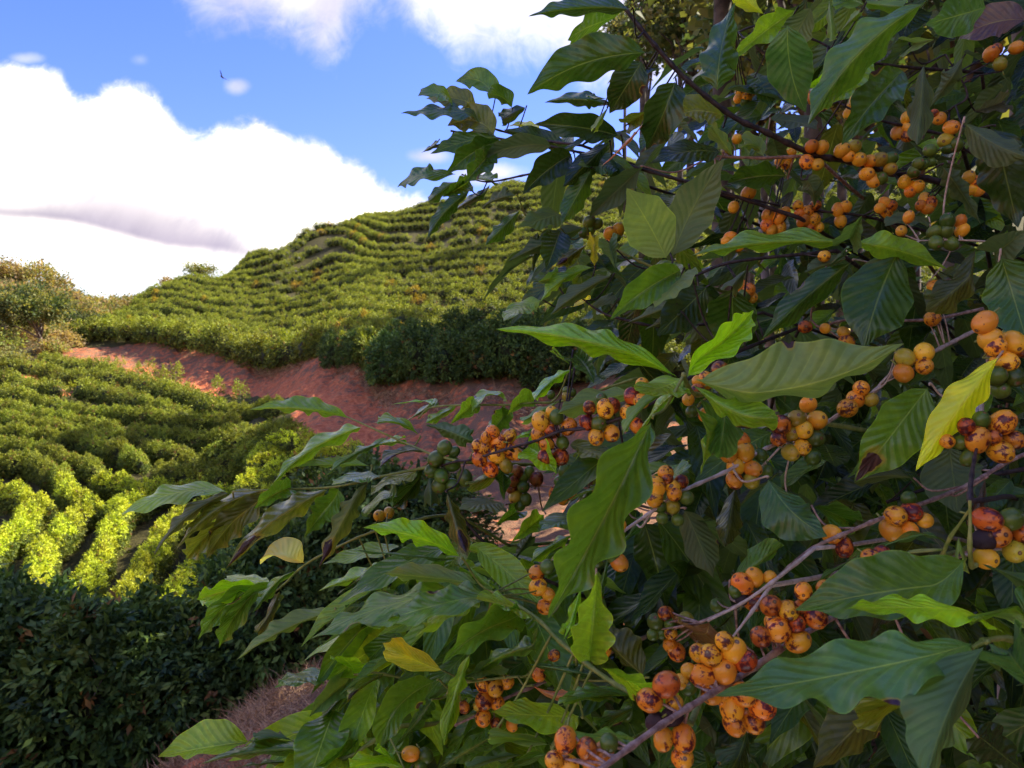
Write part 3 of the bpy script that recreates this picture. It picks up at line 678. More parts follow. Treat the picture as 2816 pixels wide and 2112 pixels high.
# ------------------------------------------------------------------ the bird in the sky
def bird():
    D = 60.0; c = P(611, 212, D)
    V = []; F = []
    prof = [(-.30,.012),(-.22,.05),(-.1,.075),(.05,.08),(.16,.055),(.21,.05),(.27,.03),(.33,.006)]
    V, F = tube_np([(x, 0, .02*math.sin(x*6)) for x, r_ in prof], [r_ for x, r_ in prof], 8)
    def wing(s):
        o_ = len(V)
        for a, b, z in [(.10,.05,.02),(-.10,.05,.0),(.13,.28,.14),(-.09,.28,.11),(.02,.55,.22),(-.12,.52,.20),(-.08,.72,.24),(-.12,.70,.235)]: V.append(np.array((a, b*s, z+.006))); 
        for a, b, z in [(.10,.05,.02),(-.10,.05,.0),(.13,.28,.14),(-.09,.28,.11),(.02,.55,.22),(-.12,.52,.20),(-.08,.72,.24),(-.12,.70,.235)]: V.append(np.array((a, b*s, z-.006)))
        for k in range(3):
            F.append((o_+2*k, o_+2*k+1, o_+2*k+3, o_+2*k+2)); F.append((o_+8+2*k, o_+8+2*k+2, o_+8+2*k+3, o_+8+2*k+1))
            F.append((o_+2*k, o_+2*k+2, o_+10+2*k, o_+8+2*k)); F.append((o_+2*k+1, o_+9+2*k, o_+11+2*k, o_+2*k+3))
    wing(1); wing(-1)
    o_ = len(V)
    for p in [(-.26,.03,.0),(-.26,-.03,.0),(-.50,.09,.0),(-.50,-.09,.0),(-.26,.03,-.012),(-.26,-.03,-.012),(-.50,.09,-.008),(-.50,-.09,-.008)]: V.append(np.array(p))
    F += [(o_,o_+1,o_+3,o_+2),(o_+4,o_+6,o_+7,o_+5),(o_,o_+2,o_+6,o_+4),(o_+1,o_+5,o_+7,o_+3),(o_+2,o_+3,o_+7,o_+6)]
    m = plain_mat('bird_feathers', (.02,.02,.03), (.05,.05,.06), 8, .8)
    ob = link('bird', mesh_np('bird', V, F, mats=[m]), None, tuple(c)); ob.rotation_euler = (R(25), R(-30), R(150)); ob.scale = (.85,)*3
    tag(ob, 'dark bird with spread wings flying alone in the blue sky', 'bird')
bird()
# ------------------------------------------------------------------ the near coffee trees
VIEWS = {'F':(0,0,1.0),'A':(0,500,2.212),'Z2':(700,500,2.212),'Z3':(0,1150,1.725),'Z4':(1000,0,2.212),'Z5':(1900,0,2.2118),'Z6':(1300,700,2.37),'Z7':(2016,650,2.37),
 'H1':(300,1050,2.765),'H2':(400,1550,2.765),'H3':(1000,1100,3.016),'H4':(1000,1600,3.16),'H5':(1500,1200,3.16),'H6':(1500,1587,3.16),'H7':(2116,1200,3.16),'H8':(2116,1587,3.16)}
def rd(view, a, b): x0, y0, s = VIEWS[view]; return x0+a/s, y0+b/s
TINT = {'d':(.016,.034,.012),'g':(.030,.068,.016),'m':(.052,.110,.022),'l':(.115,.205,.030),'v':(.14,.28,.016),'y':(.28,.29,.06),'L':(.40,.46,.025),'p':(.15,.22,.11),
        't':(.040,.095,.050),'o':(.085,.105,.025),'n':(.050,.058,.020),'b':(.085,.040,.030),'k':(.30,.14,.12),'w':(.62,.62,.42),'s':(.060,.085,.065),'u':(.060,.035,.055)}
# branches: tree, radius mm, stem kind, then photograph x y and distance in cm
BR = [
 ('A',2.3,'p',[(1640,2125,41),(1795,2010,44),(1935,1920,48),(2050,1850,52),(2250,1720,58),(2500,1590,66),(2816,1450,76),(3050,1350,84)]),
 ('A',1.7,'p',[(1925,1712,60),(2028,1665,60),(2116,1608,60),(2227,1513,62),(2350,1456,63),(2436,1421,64),(2650,1340,70),(2816,1250,76),(3050,1180,88)]),
 ('A',1.3,'s',[(1945,1708,59),(2035,1662,59),(2125,1600,59),(2240,1508,61)]),
 ('A',1.2,'s',[(2005,1765,58),(2068,1682,58),(2120,1610,59)]),
 ('A',1.8,'s',[(1640,1520,66),(1680,1480,66),(1706,1466,66),(1800,1402,67),(1880,1349,68),(2000,1295,70),(2101,1236,72),(2171,1209,74),(2270,1163,76),(2400,1080,80),(2455,1030,82),(2640,930,90),(2900,800,100)]),
 ('C',1.7,'d',[(1215,1280,84),(1258,1268,82),(1295,1264,81),(1418,1228,79),(1471,1213,78),(1544,1185,77),(1603,1178,76),(1700,1152,76),(1790,1110,76),(1880,1050,78),(2000,980,82),(2200,900,100)]),
 ('C',1.3,'p',[(1400,1332,92),(1454,1337,91),(1517,1337,90),(1597,1339,89),(1650,1355,88),(1760,1390,90),(1950,1440,98)]),
 ('C',1.9,'g',[(1358,1630,66),(1465,1692,63),(1544,1768,60),(1658,1859,57),(1763,1922,55),(1840,1965,53),(1900,1990,54)]),
 ('C',1.4,'g',[(740,1640,92),(781,1607,91),(835,1556,90),(911,1513,89),(1005,1470,88),(1100,1442,88),(1250,1420,92),(1400,1500,98)]),
 ('C',1.8,'d',[(1230,1360,86),(1262,1408,86),(1331,1491,86),(1431,1561,86),(1560,1620,88),(1700,1680,94)]),
 ('C',1.2,'g',[(1285,1475,84),(1340,1512,84),(1400,1552,84),(1440,1570,85)]),
 ('C',1.3,'g',[(940,1140,90),(1007,1170,88),(1116,1219,86),(1179,1246,85),(1258,1268,83)]),
 ('C',1.4,'g',[(640,1352,88),(780,1345,88),(925,1338,87),(1050,1310,86),(1150,1290,85),(1258,1270,84)]),
 ('C',1.8,'p',[(1250,1995,80),(1310,1967,80),(1386,1923,80),(1459,1891,80),(1600,1830,84),(1800,1740,92)]),
 ('C',1.3,'g',[(1240,1890,78),(1278,1878,78),(1399,1862,77),(1468,1860,78),(1560,1850,82)]),
 ('C',2.2,'g',[(870,2095,76),(957,2082,76),(1015,2045,77),(1090,2000,78),(1200,1990,80),(1310,1967,81)]),
 ('C',1.3,'g',[(930,1850,84),(975,1855,83),(1030,1850,83),(1110,1865,84),(1240,1890,85)]),
 ('C',1.3,'g',[(1150,1150,98),(1200,1118,97),(1400,1113,95),(1465,1108,95),(1560,1100,96),(1750,1040,98)]),
 ('A',1.3,'g',[(2667,1377,52),(2668,1430,52),(2667,1510,52),(2672,1560,54)]),
 ('A',1.2,'g',[(2667,1400,52),(2640,1440,53),(2612,1480,54),(2590,1530,56)]),
 ('A',1.5,'d',[(2690,1215,60),(2680,1260,58),(2670,1323,55),(2667,1377,53)]),
 ('A',1.7,'s',[(2722,960,66),(2708,1047,65),(2698,1139,64),(2690,1215,62),(2700,1100,70),(2850,900,80)]),
 ('A',1.5,'s',[(2600,1540,58),(2701,1516,58),(2816,1485,60),(2960,1440,66)]),
 ('A',2.6,'d',[(2440,1380,86),(2600,1330,88),(2816,1290,92),(3000,1250,96)]),
 ('A',2.0,'g',[(2700,1762,44),(2760,1755,45),(2830,1765,47),(2950,1740,52)]),
 ('A',1.8,'g',[(1895,1085,60),(1880,1030,58),(1905,1080,62),(1960,1090,66),(2060,1130,74)]),
 ('B',3.4,'d',[(1719,23,92),(1764,81,92),(1814,140,92),(1886,217,92),(2009,316,92),(2103,362,92),(2239,425,93),(2334,443,94),(2465,479,95),(2556,493,97),(2750,550,104),(2980,640,115)]),
 ('B',1.7,'p',[(1960,428,96),(2013,432,96),(2117,434,95),(2239,427,94)]),
 ('B',1.7,'d',[(1920,500,108),(1986,536,107),(2081,552,106),(2189,574,105),(2330,588,104),(2400,600,104),(2600,650,108),(2900,740,118)]),
 ('B',1.0,'s',[(2528,662,84),(2620,660,84),(2741,666,84),(2860,680,90)]),
 ('B',1.6,'g',[(1455,572,118),(1520,598,116),(1579,621,114),(1622,645,112),(1700,690,112),(1850,760,110)]),
 ('B',2.0,'d',[(1240,360,122),(1380,382,118),(1500,400,116),(1640,430,112),(1780,470,108),(1960,520,104),(2200,600,102)]),
 ('B',1.6,'d',[(1230,300,126),(1330,345,122),(1460,380,118),(1600,400,112)]),
 ('B',1.5,'d',[(1270,480,124),(1340,500,121),(1450,480,118),(1600,450,112)]),
 ('B',1.6,'d',[(1840,690,96),(1850,720,95),(1838,745,94),(1900,760,94),(2020,720,94),(2300,690,96)]),
 ('B',1.6,'d',[(1600,820,98),(1640,850,97),(1700,875,96),(1860,900,96),(2100,860,98)]),
 ('B',1.6,'d',[(2305,280,98),(2340,300,97),(2420,330,97),(2480,345,98),(2640,380,102)]),
 ('B',1.4,'d',[(2600,150,92),(2660,260,92),(2610,310,93),(2640,400,96),(2720,440,100)]),
 ('B',1.6,'p',[(2230,880,92),(2260,900,92),(2330,880,93),(2540,880,94),(2700,850,98)]),
 ('B',1.6,'d',[(2000,100,100),(2100,70,100),(2240,110,100),(2320,150,100),(2450,180,102),(2700,200,108)]),
]
# leaves: view | base x y  tip x y  bow  left-half right-half  distance cm  tint [b = scorched patch]
LV = '''
H1 1840 275 1070 210 -35 45 115 88 l
H1 1970 340 1225 800 -75 75 85 89 l
H1 2170 445 1650 715 -45 45 55 88 m
H1 2000 640 1430 645 -10 25 85 92 l
H3 550 440 120 575 -70 20 70 85 n b
H1 850 820 90 1010 -60 60 90 90 l
H1 950 830 340 1320 -70 55 80 89 n
H1 1190 820 510 1275 -80 90 80 88 o
H1 1250 850 740 1345 -60 90 90 89 n
H1 1700 810 890 1420 -70 110 115 87 o b
H1 1410 790 1100 970 -20 45 55 88 m
H1 900 1040 590 1350 -20 50 50 90 o
H1 1960 740 1600 1405 -10 100 90 85 o b
H1 1780 820 1480 1190 -10 80 80 88 m
H3 480 610 60 790 -50 40 60 86 o
H1 2080 700 1690 785 -15 25 60 87 m
H3 300 750 30 970 -50 40 60 86 m
H1 1450 1410 1150 1370 -75 20 150 88 w
H2 810 110 390 270 15 60 45 90 v
H2 880 150 620 90 -10 40 60 92 l
H2 910 130 400 580 -55 50 60 90 m
H2 950 120 560 640 -50 60 60 89 m
H2 1130 30 820 370 -20 60 60 89 m
H2 1010 250 845 530 10 55 50 90 n
H2 1010 280 915 520 0 35 50 91 o
H2 1450 355 690 735 -45 45 115 84 p
H2 1850 60 1310 210 -15 45 95 88 l
H2 1860 0 1450 245 -15 40 45 86 g
H2 1800 190 1520 330 0 40 60 88 g
F 1358 1630 852 1758 -38 30 48 66 m
F 1360 1632 1010 1725 -10 22 50 64 m
H4 700 775 165 530 20 125 135 70 y
H4 655 850 130 1510 -130 90 120 70 m
H4 600 1020 260 1450 10 100 80 74 g
H4 935 600 700 1420 -25 90 110 68 l
H4 1470 290 680 720 -85 80 90 64 m
H4 1470 285 980 150 -20 20 110 65 l
H4 1000 140 450 480 -30 40 70 68 l
H4 1660 530 890 860 -70 80 90 64 m
H4 1190 720 870 830 0 40 50 72 g
H6 375 735 445 -40 -10 125 125 58 l
H6 170 565 330 10 -10 100 60 60 v
F 1800 1140 1506 1703 8 52 58 52 m
Z6 1370 870 980 1175 -60 30 70 60 l
Z6 1380 860 1090 1150 -20 60 70 60 l
Z6 1310 745 150 485 -50 105 125 60 v
Z6 1340 745 1830 360 -40 55 70 60 v
Z6 1385 800 1090 905 10 70 95 60 l
F 1933 1080 2486 945 -48 130 44 55 p
F 1950 1090 2140 1150 -20 50 40 57 l
Z6 1650 930 1600 1330 10 95 90 60 t
Z6 1560 1130 1485 1440 0 55 60 59 l
Z7 1750 760 1190 1530 -10 120 145 60 L
Z7 1290 960 790 1605 0 190 130 66 m b
Z7 1080 90 850 730 -20 210 220 78 g
Z7 795 150 190 670 -20 100 110 82 g
Z5 1000 1480 0 1555 -40 60 100 76 l
Z5 985 1475 1560 1640 30 100 80 76 l
Z5 960 1460 1040 1310 0 50 60 76 m
Z7 1620 190 1255 490 10 110 110 82 n
Z7 1740 110 1940 770 0 190 150 72 g
Z7 600 215 715 115 0 30 30 84 t
Z4 1850 1590 1600 1145 -10 145 150 72 p
Z4 1870 1585 2195 965 30 125 125 74 s
Z4 1750 320 995 575 -70 120 150 80 g
Z4 1640 60 1000 100 -30 55 80 82 g
Z4 1510 120 1240 245 -20 80 60 92 m
Z5 160 575 270 15 30 120 120 78 g
Z4 800 600 560 495 -60 50 85 122 m
Z4 905 665 750 570 -30 45 70 122 m
Z4 560 610 330 585 -30 25 60 122 m
Z4 700 650 380 600 -30 40 75 121 o
Z4 750 700 225 690 -20 25 50 120 g
Z4 805 820 510 765 -60 60 110 119 o
Z4 990 650 840 730 0 50 60 122 d
Z4 1060 815 870 770 -25 20 45 119 L
Z4 830 830 405 935 -20 45 70 118 g
Z4 440 880 350 930 0 30 30 119 g
Z4 840 850 495 1075 -30 55 60 117 g
Z4 1160 880 700 965 -30 50 60 115 s
Z4 1260 910 850 790 -10 60 70 118 d
Z4 495 1070 205 1140 -40 30 60 122 m
Z4 585 1080 390 1230 0 45 50 120 g
Z4 655 1160 390 1450 -30 55 60 117 g
Z4 790 1110 640 1105 -20 30 50 121 l
Z4 800 1150 510 1310 -10 40 40 121 g
Z4 780 920 610 1115 0 55 50 116 g
Z4 1280 930 965 1185 -20 65 80 108 d
Z4 1500 860 1215 1135 0 80 80 106 d
Z4 1570 830 1040 755 -20 60 75 104 d
Z4 1490 640 1100 625 -30 60 60 108 g
Z4 1480 600 1410 600 0 20 30 108 m
Z4 1700 360 1495 690 0 100 100 88 d
Z4 1640 335 1480 515 0 40 40 92 l
Z4 1900 480 1720 910 10 95 100 84 d
Z4 2190 930 1740 995 -40 55 75 92 d
Z4 1430 1025 1740 705 -15 28 22 90 k
Z4 935 1190 720 1265 -20 35 60 112 s
Z4 1390 1020 1205 1360 0 75 80 104 g
Z4 960 1270 740 1490 0 65 50 113 g
Z4 1360 1375 880 1590 -10 60 75 108 d
Z4 1060 1400 1030 1659 0 50 50 108 d
Z4 1200 1390 1110 1650 0 80 80 106 d
Z4 1370 1480 1170 1620 0 50 50 104 n b
Z4 1400 1430 1405 1635 0 18 20 108 y
Z4 1700 1010 1370 1320 0 60 70 98 d
Z4 1490 1470 1535 1640 0 35 40 92 t
Z4 1490 645 1410 775 0 35 35 98 p
Z4 1600 760 1740 670 0 35 40 98 o
Z4 2200 710 1820 740 -50 50 100 96 o
Z4 1560 1010 1300 1000 0 40 60 108 g
Z4 1250 1280 940 1380 0 50 70 112 m
Z4 640 1110 480 1200 0 40 40 122 m
Z5 1450 0 710 765 -80 140 155 72 m
Z5 590 130 700 685 -40 130 140 80 t
Z5 740 30 530 405 0 80 90 88 s
Z5 840 -20 860 245 0 40 40 84 p
Z5 1310 410 915 885 -20 90 100 76 g
Z5 1420 370 1375 880 0 85 80 76 s
Z5 1665 335 1450 655 10 70 80 84 s
Z5 1810 40 1425 150 0 120 100 78 t
Z5 2060 120 1630 235 -40 70 120 80 u
Z5 1655 740 2070 960 -30 80 120 80 s
Z5 1840 760 1990 1385 0 160 150 82 d
Z5 1520 1000 1765 1370 10 70 75 86 s
Z5 700 1090 748 1262 20 90 70 90 s
Z5 600 1070 220 1115 -20 50 65 98 g
Z5 480 730 765 785 20 60 40 98 s
Z5 265 960 120 765 0 55 50 96 p
Z5 435 950 330 880 -30 50 60 98 p
Z5 530 950 485 790 0 50 45 99 s
Z5 650 50 240 365 -10 50 60 90 l
Z5 1060 30 900 -40 0 60 60 90 m
Z5 1060 20 1290 40 0 50 60 88 l
Z5 450 90 280 -30 0 60 60 92 L
Z5 1450 1330 1180 1375 -20 35 50 90 s
Z5 1800 1580 2040 1400 0 80 90 84 s
Z5 1020 1560 690 1659 -10 50 60 94 s
Z5 900 200 1020 80 0 40 40 92 p
Z5 1090 330 800 660 20 60 60 86 l
Z5 1330 270 1480 240 0 30 40 88 p
Z5 1000 460 700 540 -20 50 60 92 v
Z5 1900 620 1720 680 0 40 40 94 u
Z6 800 80 440 310 -40 40 70 100 l
Z6 920 130 505 395 -20 60 75 98 s
Z6 455 295 200 435 -20 45 60 100 l
Z6 525 150 420 180 0 50 40 102 m
Z6 780 245 585 310 0 35 30 100 w
Z6 950 290 780 325 -20 30 40 99 s
Z6 1380 90 895 425 -30 85 85 84 m
Z6 1415 85 1185 345 10 35 55 82 p
Z6 1330 320 1010 445 0 60 70 88 s
Z6 1370 380 1120 490 0 50 60 88 s
Z6 1540 200 1200 530 0 130 120 90 d
Z6 1690 205 1700 665 0 150 170 82 g
Z6 1790 95 1690 205 0 75 60 83 s
Z6 650 640 790 840 20 60 60 84 g
Z6 665 740 400 945 -20 50 55 86 v
Z6 640 720 580 670 0 30 30 88 l
Z6 1065 905 555 1035 -20 95 90 82 p
Z6 570 955 330 1085 0 45 45 86 p
Z6 265 960 -10 1040 -90 10 40 98 l
Z6 230 1000 50 1200 20 50 50 99 m
Z6 395 945 228 1045 -20 45 50 97 l
H3 935 365 510 205 -20 95 105 88 m
H3 600 20 340 185 0 40 45 98 m
H3 590 8 220 40 -10 16 20 98 v
H3 800 40 515 190 0 60 60 98 l
H3 940 10 720 200 0 50 50 98 l
H3 470 305 90 190 -50 30 70 90 l
H3 350 340 0 400 -10 40 60 90 l
H3 1190 70 965 310 0 70 60 97 m
H3 1390 270 1210 330 0 60 50 82 v
H3 1350 380 1600 610 20 90 90 82 v
H3 1690 370 2070 570 40 110 60 84 o
H3 1850 390 1900 710 0 100 90 86 o b
H3 1150 570 1165 840 0 55 50 84 g
H3 1130 570 880 700 20 80 60 84 o
H3 530 560 240 890 10 40 45 86 d
H3 550 600 560 890 0 85 80 88 g
H3 690 750 860 1300 -10 95 90 78 n b
H3 1185 865 775 910 -20 45 90 88 s
H3 830 1320 -5 1060 -60 80 150 66 v
H3 830 1325 -120 1230 10 50 20 67 t
H3 985 1530 165 1440 -10 70 130 70 p
H3 1120 1590 825 1315 20 60 60 66 l
H3 1870 960 1460 1085 -20 60 95 90 m
H3 1785 1100 1385 1345 -20 70 60 88 l
H3 1510 940 1230 1175 0 60 60 92 l
H3 1280 920 1095 1035 0 40 50 94 m
H3 1410 1090 1225 1360 0 70 75 94 d
H3 1885 770 1765 880 0 60 50 90 m
H2 815 1350 95 1470 -10 25 195 78 l
H2 1130 1350 860 1340 -20 30 70 80 t
H2 1395 1430 420 1525 -60 70 100 77 m
H2 1600 1400 1105 1290 -30 50 120 78 m
H2 1460 835 980 945 -30 50 70 84 m
H2 1605 830 1480 700 -10 85 60 83 v
H2 1620 850 1245 1165 -20 60 65 84 m
H2 1650 855 1350 1170 0 60 60 85 g
H2 1885 830 1520 1065 -40 40 60 80 o b
H2 1680 1390 1555 1335 -20 35 70 79 l
H2 1690 1440 1290 1545 -20 90 80 78 m
H2 1400 1500 650 1560 -20 30 40 80 g
H2 1970 1560 1555 1555 -40 60 90 66 v
H4 350 1618 210 1505 0 50 40 68 v
H4 1905 1170 1110 1130 10 95 150 62 l
H4 2215 970 1745 1075 -40 50 85 58 m
H4 2090 835 1395 715 -10 70 90 58 t
H4 1265 810 1120 700 0 40 50 76 l
H4 1110 1345 610 1650 0 110 120 62 g
H4 1640 1425 1085 1345 -20 90 80 60 l
H4 1420 1500 920 1610 -20 60 70 60 m
H4 1620 1490 1230 1640 -20 60 70 58 m
H4 1465 900 1775 1000 -30 95 45 70 k
H6 835 1050 165 1095 -40 45 120 56 m
H6 1045 1130 675 885 -20 50 65 53 l
H6 830 1010 485 785 -20 60 60 56 l
H6 875 875 385 385 20 60 230 72 n
H5 1200 620 1460 1230 10 150 150 80 n
H5 850 720 1050 1490 10 250 190 84 d
H6 1800 650 1870 290 20 110 90 64 t
H6 775 1395 255 1465 -40 30 100 50 t
H6 850 1100 480 1300 -10 90 90 58 g
H6 950 1410 980 1720 20 140 120 54 t
H6 1750 1320 1600 1700 20 150 190 62 d
F 2711 1766 1966 1914 10 62 102 42 t
F 2716 1764 2545 2150 -20 50 110 40 t
F 2750 1760 2850 1900 0 50 60 43 t
F 2690 1600 2186 1678 -12 58 105 50 m
H8 1960 315 655 275 -30 75 130 47 v
H7 1700 800 330 1325 -110 45 70 58 m
H7 2330 1310 1850 1110 -10 130 70 48 m
H8 2250 220 1870 335 0 60 50 48 l
H7 1265 370 735 400 -40 90 150 74 n
F 2108 1310 2275 1475 -20 52 78 66 t
H5 1600 1262 2062 935 -20 170 50 64 m
H7 1560 70 1640 670 0 210 250 76 s
H7 1880 360 1780 760 0 85 80 66 u
H7 370 610 725 765 20 70 70 68 g
H7 1640 840 1650 1000 0 80 80 58 p
H5 830 480 1272 248 0 100 60 78 m
H5 1650 440 1560 960 0 130 130 80 n
H5 800 770 640 970 0 80 60 72 t
H5 480 1350 560 1000 0 60 60 68 m
H6 1480 480 1130 420 40 120 70 60 b
H7 1300 330 960 250 0 60 80 80 d
H8 1230 1000 760 1190 30 60 70 46 o
H8 1150 800 380 1659 40 180 260 55 n
H7 150 500 -40 420 0 60 60 78 g
H8 1780 1350 2216 1700 0 200 200 60 d
H7 2216 1080 1960 900 0 60 60 62 u
'''
# cherries: view cm | kind x y r ...   (o orange, s spotted, r dark red spotted, g green, y yellow green, b brown, d dried black)
CH = '''
H3 84|g 672 397 58 g 600 487 60 g 728 530 60 g 568 585 55 g 645 630 58 g 625 710 55 g 735 708 52 g 838 645 60 g 752 430 42
H3 81|s 1070 268 55 s 1015 312 42 s 950 380 50 s 1003 400 60 s 1115 345 62 s 1208 303 55 s 958 490 55 s 1100 462 58 s 1220 425 60 s 1268 452 44 s 1052 575 58 y 1180 545 52
H3 78|s 1470 178 72 o 1560 105 48 g 1600 140 54 s 1700 222 66 s 1450 287 58 r 1560 258 56 s 1518 365 54 r 1510 475 62 g 1650 355 52 r 1635 470 60
H3 90|g 1670 590 50 g 1630 680 48 r 1745 670 60 s 1590 770 50 s 1650 815 50 s 1715 770 50
H3 91|b 1270 595 50 g 1375 600 40 g 1318 645 44 b 1235 665 55 b 1435 655 56 g 1325 720 45 b 1225 730 45 y 1260 800 52 g 1345 825 48 g 1300 872 42
H3 92|o 130 960 45 o 210 935 42
Z6 76|s 865 1005 64 r 908 985 50 r 760 998 40 g 840 940 34 r 745 1095 46 g 818 1105 46 s 905 1165 50 s 805 1190 50 r 1038 925 48 s 1098 955 48 s 1010 1035 45 s 1070 1115 44 o 1105 850 42
Z6 96|g 510 915 24 g 612 890 22 y 610 925 27 g 650 900 18
Z6 66|r 1610 750 50 s 1522 820 48 o 1468 825 34 r 1465 885 42 o 1405 945 36 g 1428 1025 36 o 1520 1045 46
Z6 71|s 1753 1215 52 o 1665 1295 52 o 1773 1290 58 o 1715 1380 55 o 1822 1395 50 s 1705 1470 52 y 1815 1475 48
H5 72|g 1870 165 55 g 1925 305 52
H5 67|s 1045 320 64 r 1060 370 48 s 960 440 76 s 1110 445 66 r 1180 395 58 s 950 540 68 s 1120 500 60 g 1000 612 52 y 1105 610 60 g 1228 535 58 g 1015 712 48 g 1150 725 50
H5 65|o 650 770 44 g 582 1030 65 o 640 1095 70 g 445 1085 52
H5 60|s 1710 1280 84 o 1815 1225 72 o 1950 1225 55 g 1920 1330 52 d 1705 1410 50 r 1815 1440 76 g 1650 1345 50
H5 68|r 1055 1540 58 g 1490 1470 55
H4 71|s 1515 45 72 o 1605 110 52 s 1580 215 68
H3 71|s 1435 1432 62 g 1525 1385 58 g 1610 1360 42 g 1660 1420 40
H4 78|s 1045 900 62 s 1150 925 65 s 1245 875 58 s 1045 1035 70 s 1165 1055 56 s 1040 1185 65 r 1150 1230 46 o 1290 1245 50 y 995 1080 42 r 870 1090 45
H4 68|o 410 1495 64 g 535 1510 60 g 500 1600 50
H4 74|r 1655 640 50 s 2085 590 62 s 1520 800 54
H6 64|r 1040 315 58 g 960 390 70 g 1088 408 52 y 1220 370 64 g 935 500 50 g 1010 490 48 s 1090 490 52 s 1085 590 60 s 1140 650 72
H6 50|s 1560 560 74 o 1635 640 104 r 1735 730 92 s 1330 660 72 s 1430 680 92 o 1550 820 108 o 1245 815 62 s 1365 860 95 o 1175 910 56 s 1455 1000 94 g 1240 960 64 s 1540 1050 60 s 1620 1140 100 s 1880 1120 106 s 1720 1020 88 s 1640 1275 88 s 1800 1260 84
H6 47|r 1050 935 104 s 905 1070 98 s 1120 1090 52 d 1100 1210 84 d 960 1260 82 s 1025 1410 80 s 1200 1400 100 s 1190 1570 92
H6 44|s 175 1415 90 r 360 1490 84 s 190 1630 84 o 500 1530 84 g 555 1440 56 s 75 1590 64 o 400 1620 60
H6 54|r 1960 250 90 s 2110 290 84 s 2020 460 100 r 1870 520 80 s 1990 395 78 r 2170 530 70 r 2180 410 72
H8 54|s 295 120 72 o 480 95 66 r 270 265 62 s 400 350 84 s 250 560 92
H7 64|s 1095 690 84 r 1230 660 80 o 1060 815 86 o 1215 810 66 o 1350 730 62 r 650 965 75 o 540 850 80 g 1210 540 60
H7 56|s 890 1060 76 r 980 1035 74
H7 56|r 1890 720 98 g 2100 720 90 s 1970 860 104 d 1870 900 92 r 2190 845 80 y 2130 1000 90 o 1880 1060 86
Z7 60|s 1755 1215 74 s 1595 1325 72 s 1740 1400 74 g 1610 1205 56 r 1695 1310 46 r 1825 1325 58 s 1395 1335 44 g 1485 1345 44 g 1540 1440 50 r 1520 1240 52
Z7 62|s 1770 815 74 g 1705 910 62 g 1830 910 64 g 1745 1000 56 s 1710 720 60 o 1680 670 74 o 1640 560 68 o 1825 690 74 r 1885 730 56
Z7 88|s 1300 535 48
Z7 76|o 1245 755 64 s 1245 845 60 o 1110 890 74 y 1120 790 54
Z7 74|o 490 1095 50 s 835 990 50 s 800 1060 62 s 745 1120 62 y 900 1065 42
Z7 72|y 415 1190 54 o 545 1200 58 o 460 1260 55 y 380 1285 50 s 450 1375 52 g 535 1320 52 g 520 1440 48 y 375 1410 50 r 310 1230 58 r 295 1320 46
Z7 90|s 595 130 38 r 470 590 40 o 720 625 36 s 740 690 50 o 600 600 32
Z5 92|o 735 890 38 o 797 897 38 s 705 985 42 o 770 1000 35 o 920 915 40 y 995 890 38 o 958 950 35 o 1025 970 38 o 1090 980 38 y 1150 970 42 g 1215 965 38 y 1213 1025 36 o 1070 1058 40 o 1110 1098 40 g 1160 1085 35 o 1305 1105 38 o 1380 1135 36 o 1335 1165 34
Z5 90|y 1550 855 54 o 1585 775 42 o 1510 720 38 r 1480 690 24 g 1610 880 40 g 1455 915 35 g 1560 900 36 g 1385 995 34 g 1415 1000 32 g 1355 1045 35 g 1460 985 28
Z5 98|o 1310 715 30 o 1255 810 36 o 1310 780 30 r 1310 830 32 o 1010 620 40 o 1060 620 26 o 985 650 32 o 965 690 34 o 755 600 42 o 765 650 32 r 730 585 28
Z5 92|o 1825 330 48 y 1880 390 36 r 1860 300 32 o 1980 290 36
Z5 104|o 350 1175 38 o 260 1260 32 o 470 1315 40 o 535 1320 40 o 570 1290 30 s 465 1370 40 s 540 1385 40 o 490 1400 32 s 650 1250 30 s 705 1290 38 s 660 1305 32 o 685 1345 36 s 750 1335 38 s 720 1385 36 o 775 1380 30 r 755 1250 32 o 940 1260 35 o 895 1275 34 o 910 1345 35
Z5 84|g 1560 1345 42 g 1480 1410 38 g 1550 1405 38 g 1490 1475 40 g 1580 1480 42 o 1640 1345 34 o 1650 1400 36 o 1325 1320 32 o 1280 1405 30
Z5 98|o 195 870 30 o 280 845 28 y 220 915 30
Z5 106|o 300 560 30 s 340 590 32 o 290 600 28 g 330 620 28 o 365 560 28
Z5 110|o 1120 560 30 s 1150 590 30 o 1095 600 28 o 1180 560 28 g 1140 620 28 o 1210 600 26
Z5 100|o 1690 1080 36 s 1730 1110 36 g 1660 1120 34 o 1700 1150 36 o 1750 1160 32 y 1650 1170 32
Z5 108|o 560 940 30 s 590 970 30 o 610 930 28 o 540 980 28 s 575 1000 28
Z5 100|o 1180 1230 32 s 1215 1255 34 o 1150 1265 30 s 1190 1290 32 g 1230 1300 30
Z5 100|o 1420 1210 34 s 1460 1235 34 o 1400 1250 32 o 1440 1270 32
Z5 102|o 240 1440 32 s 275 1465 32 o 215 1470 30 g 250 1500 30 s 290 1500 30
Z6 92|o 1120 180 30 s 1150 205 30 o 1095 210 28 g 1130 235 28
Z7 88|s 1320 330 44 o 1370 360 46 s 1340 400 44 g 1290 380 40
Z7 90|o 60 330 40 s 100 350 40 g 70 390 38 o 120 400 36
Z4 112|g 1372 1350 35 g 1418 1362 32 g 1345 1418 33 g 1378 1403 27 o 1548 1400 38 o 1497 1418 35 g 1540 1445 24 s 1500 1475 30
'''
lrng = np.random.default_rng(21)
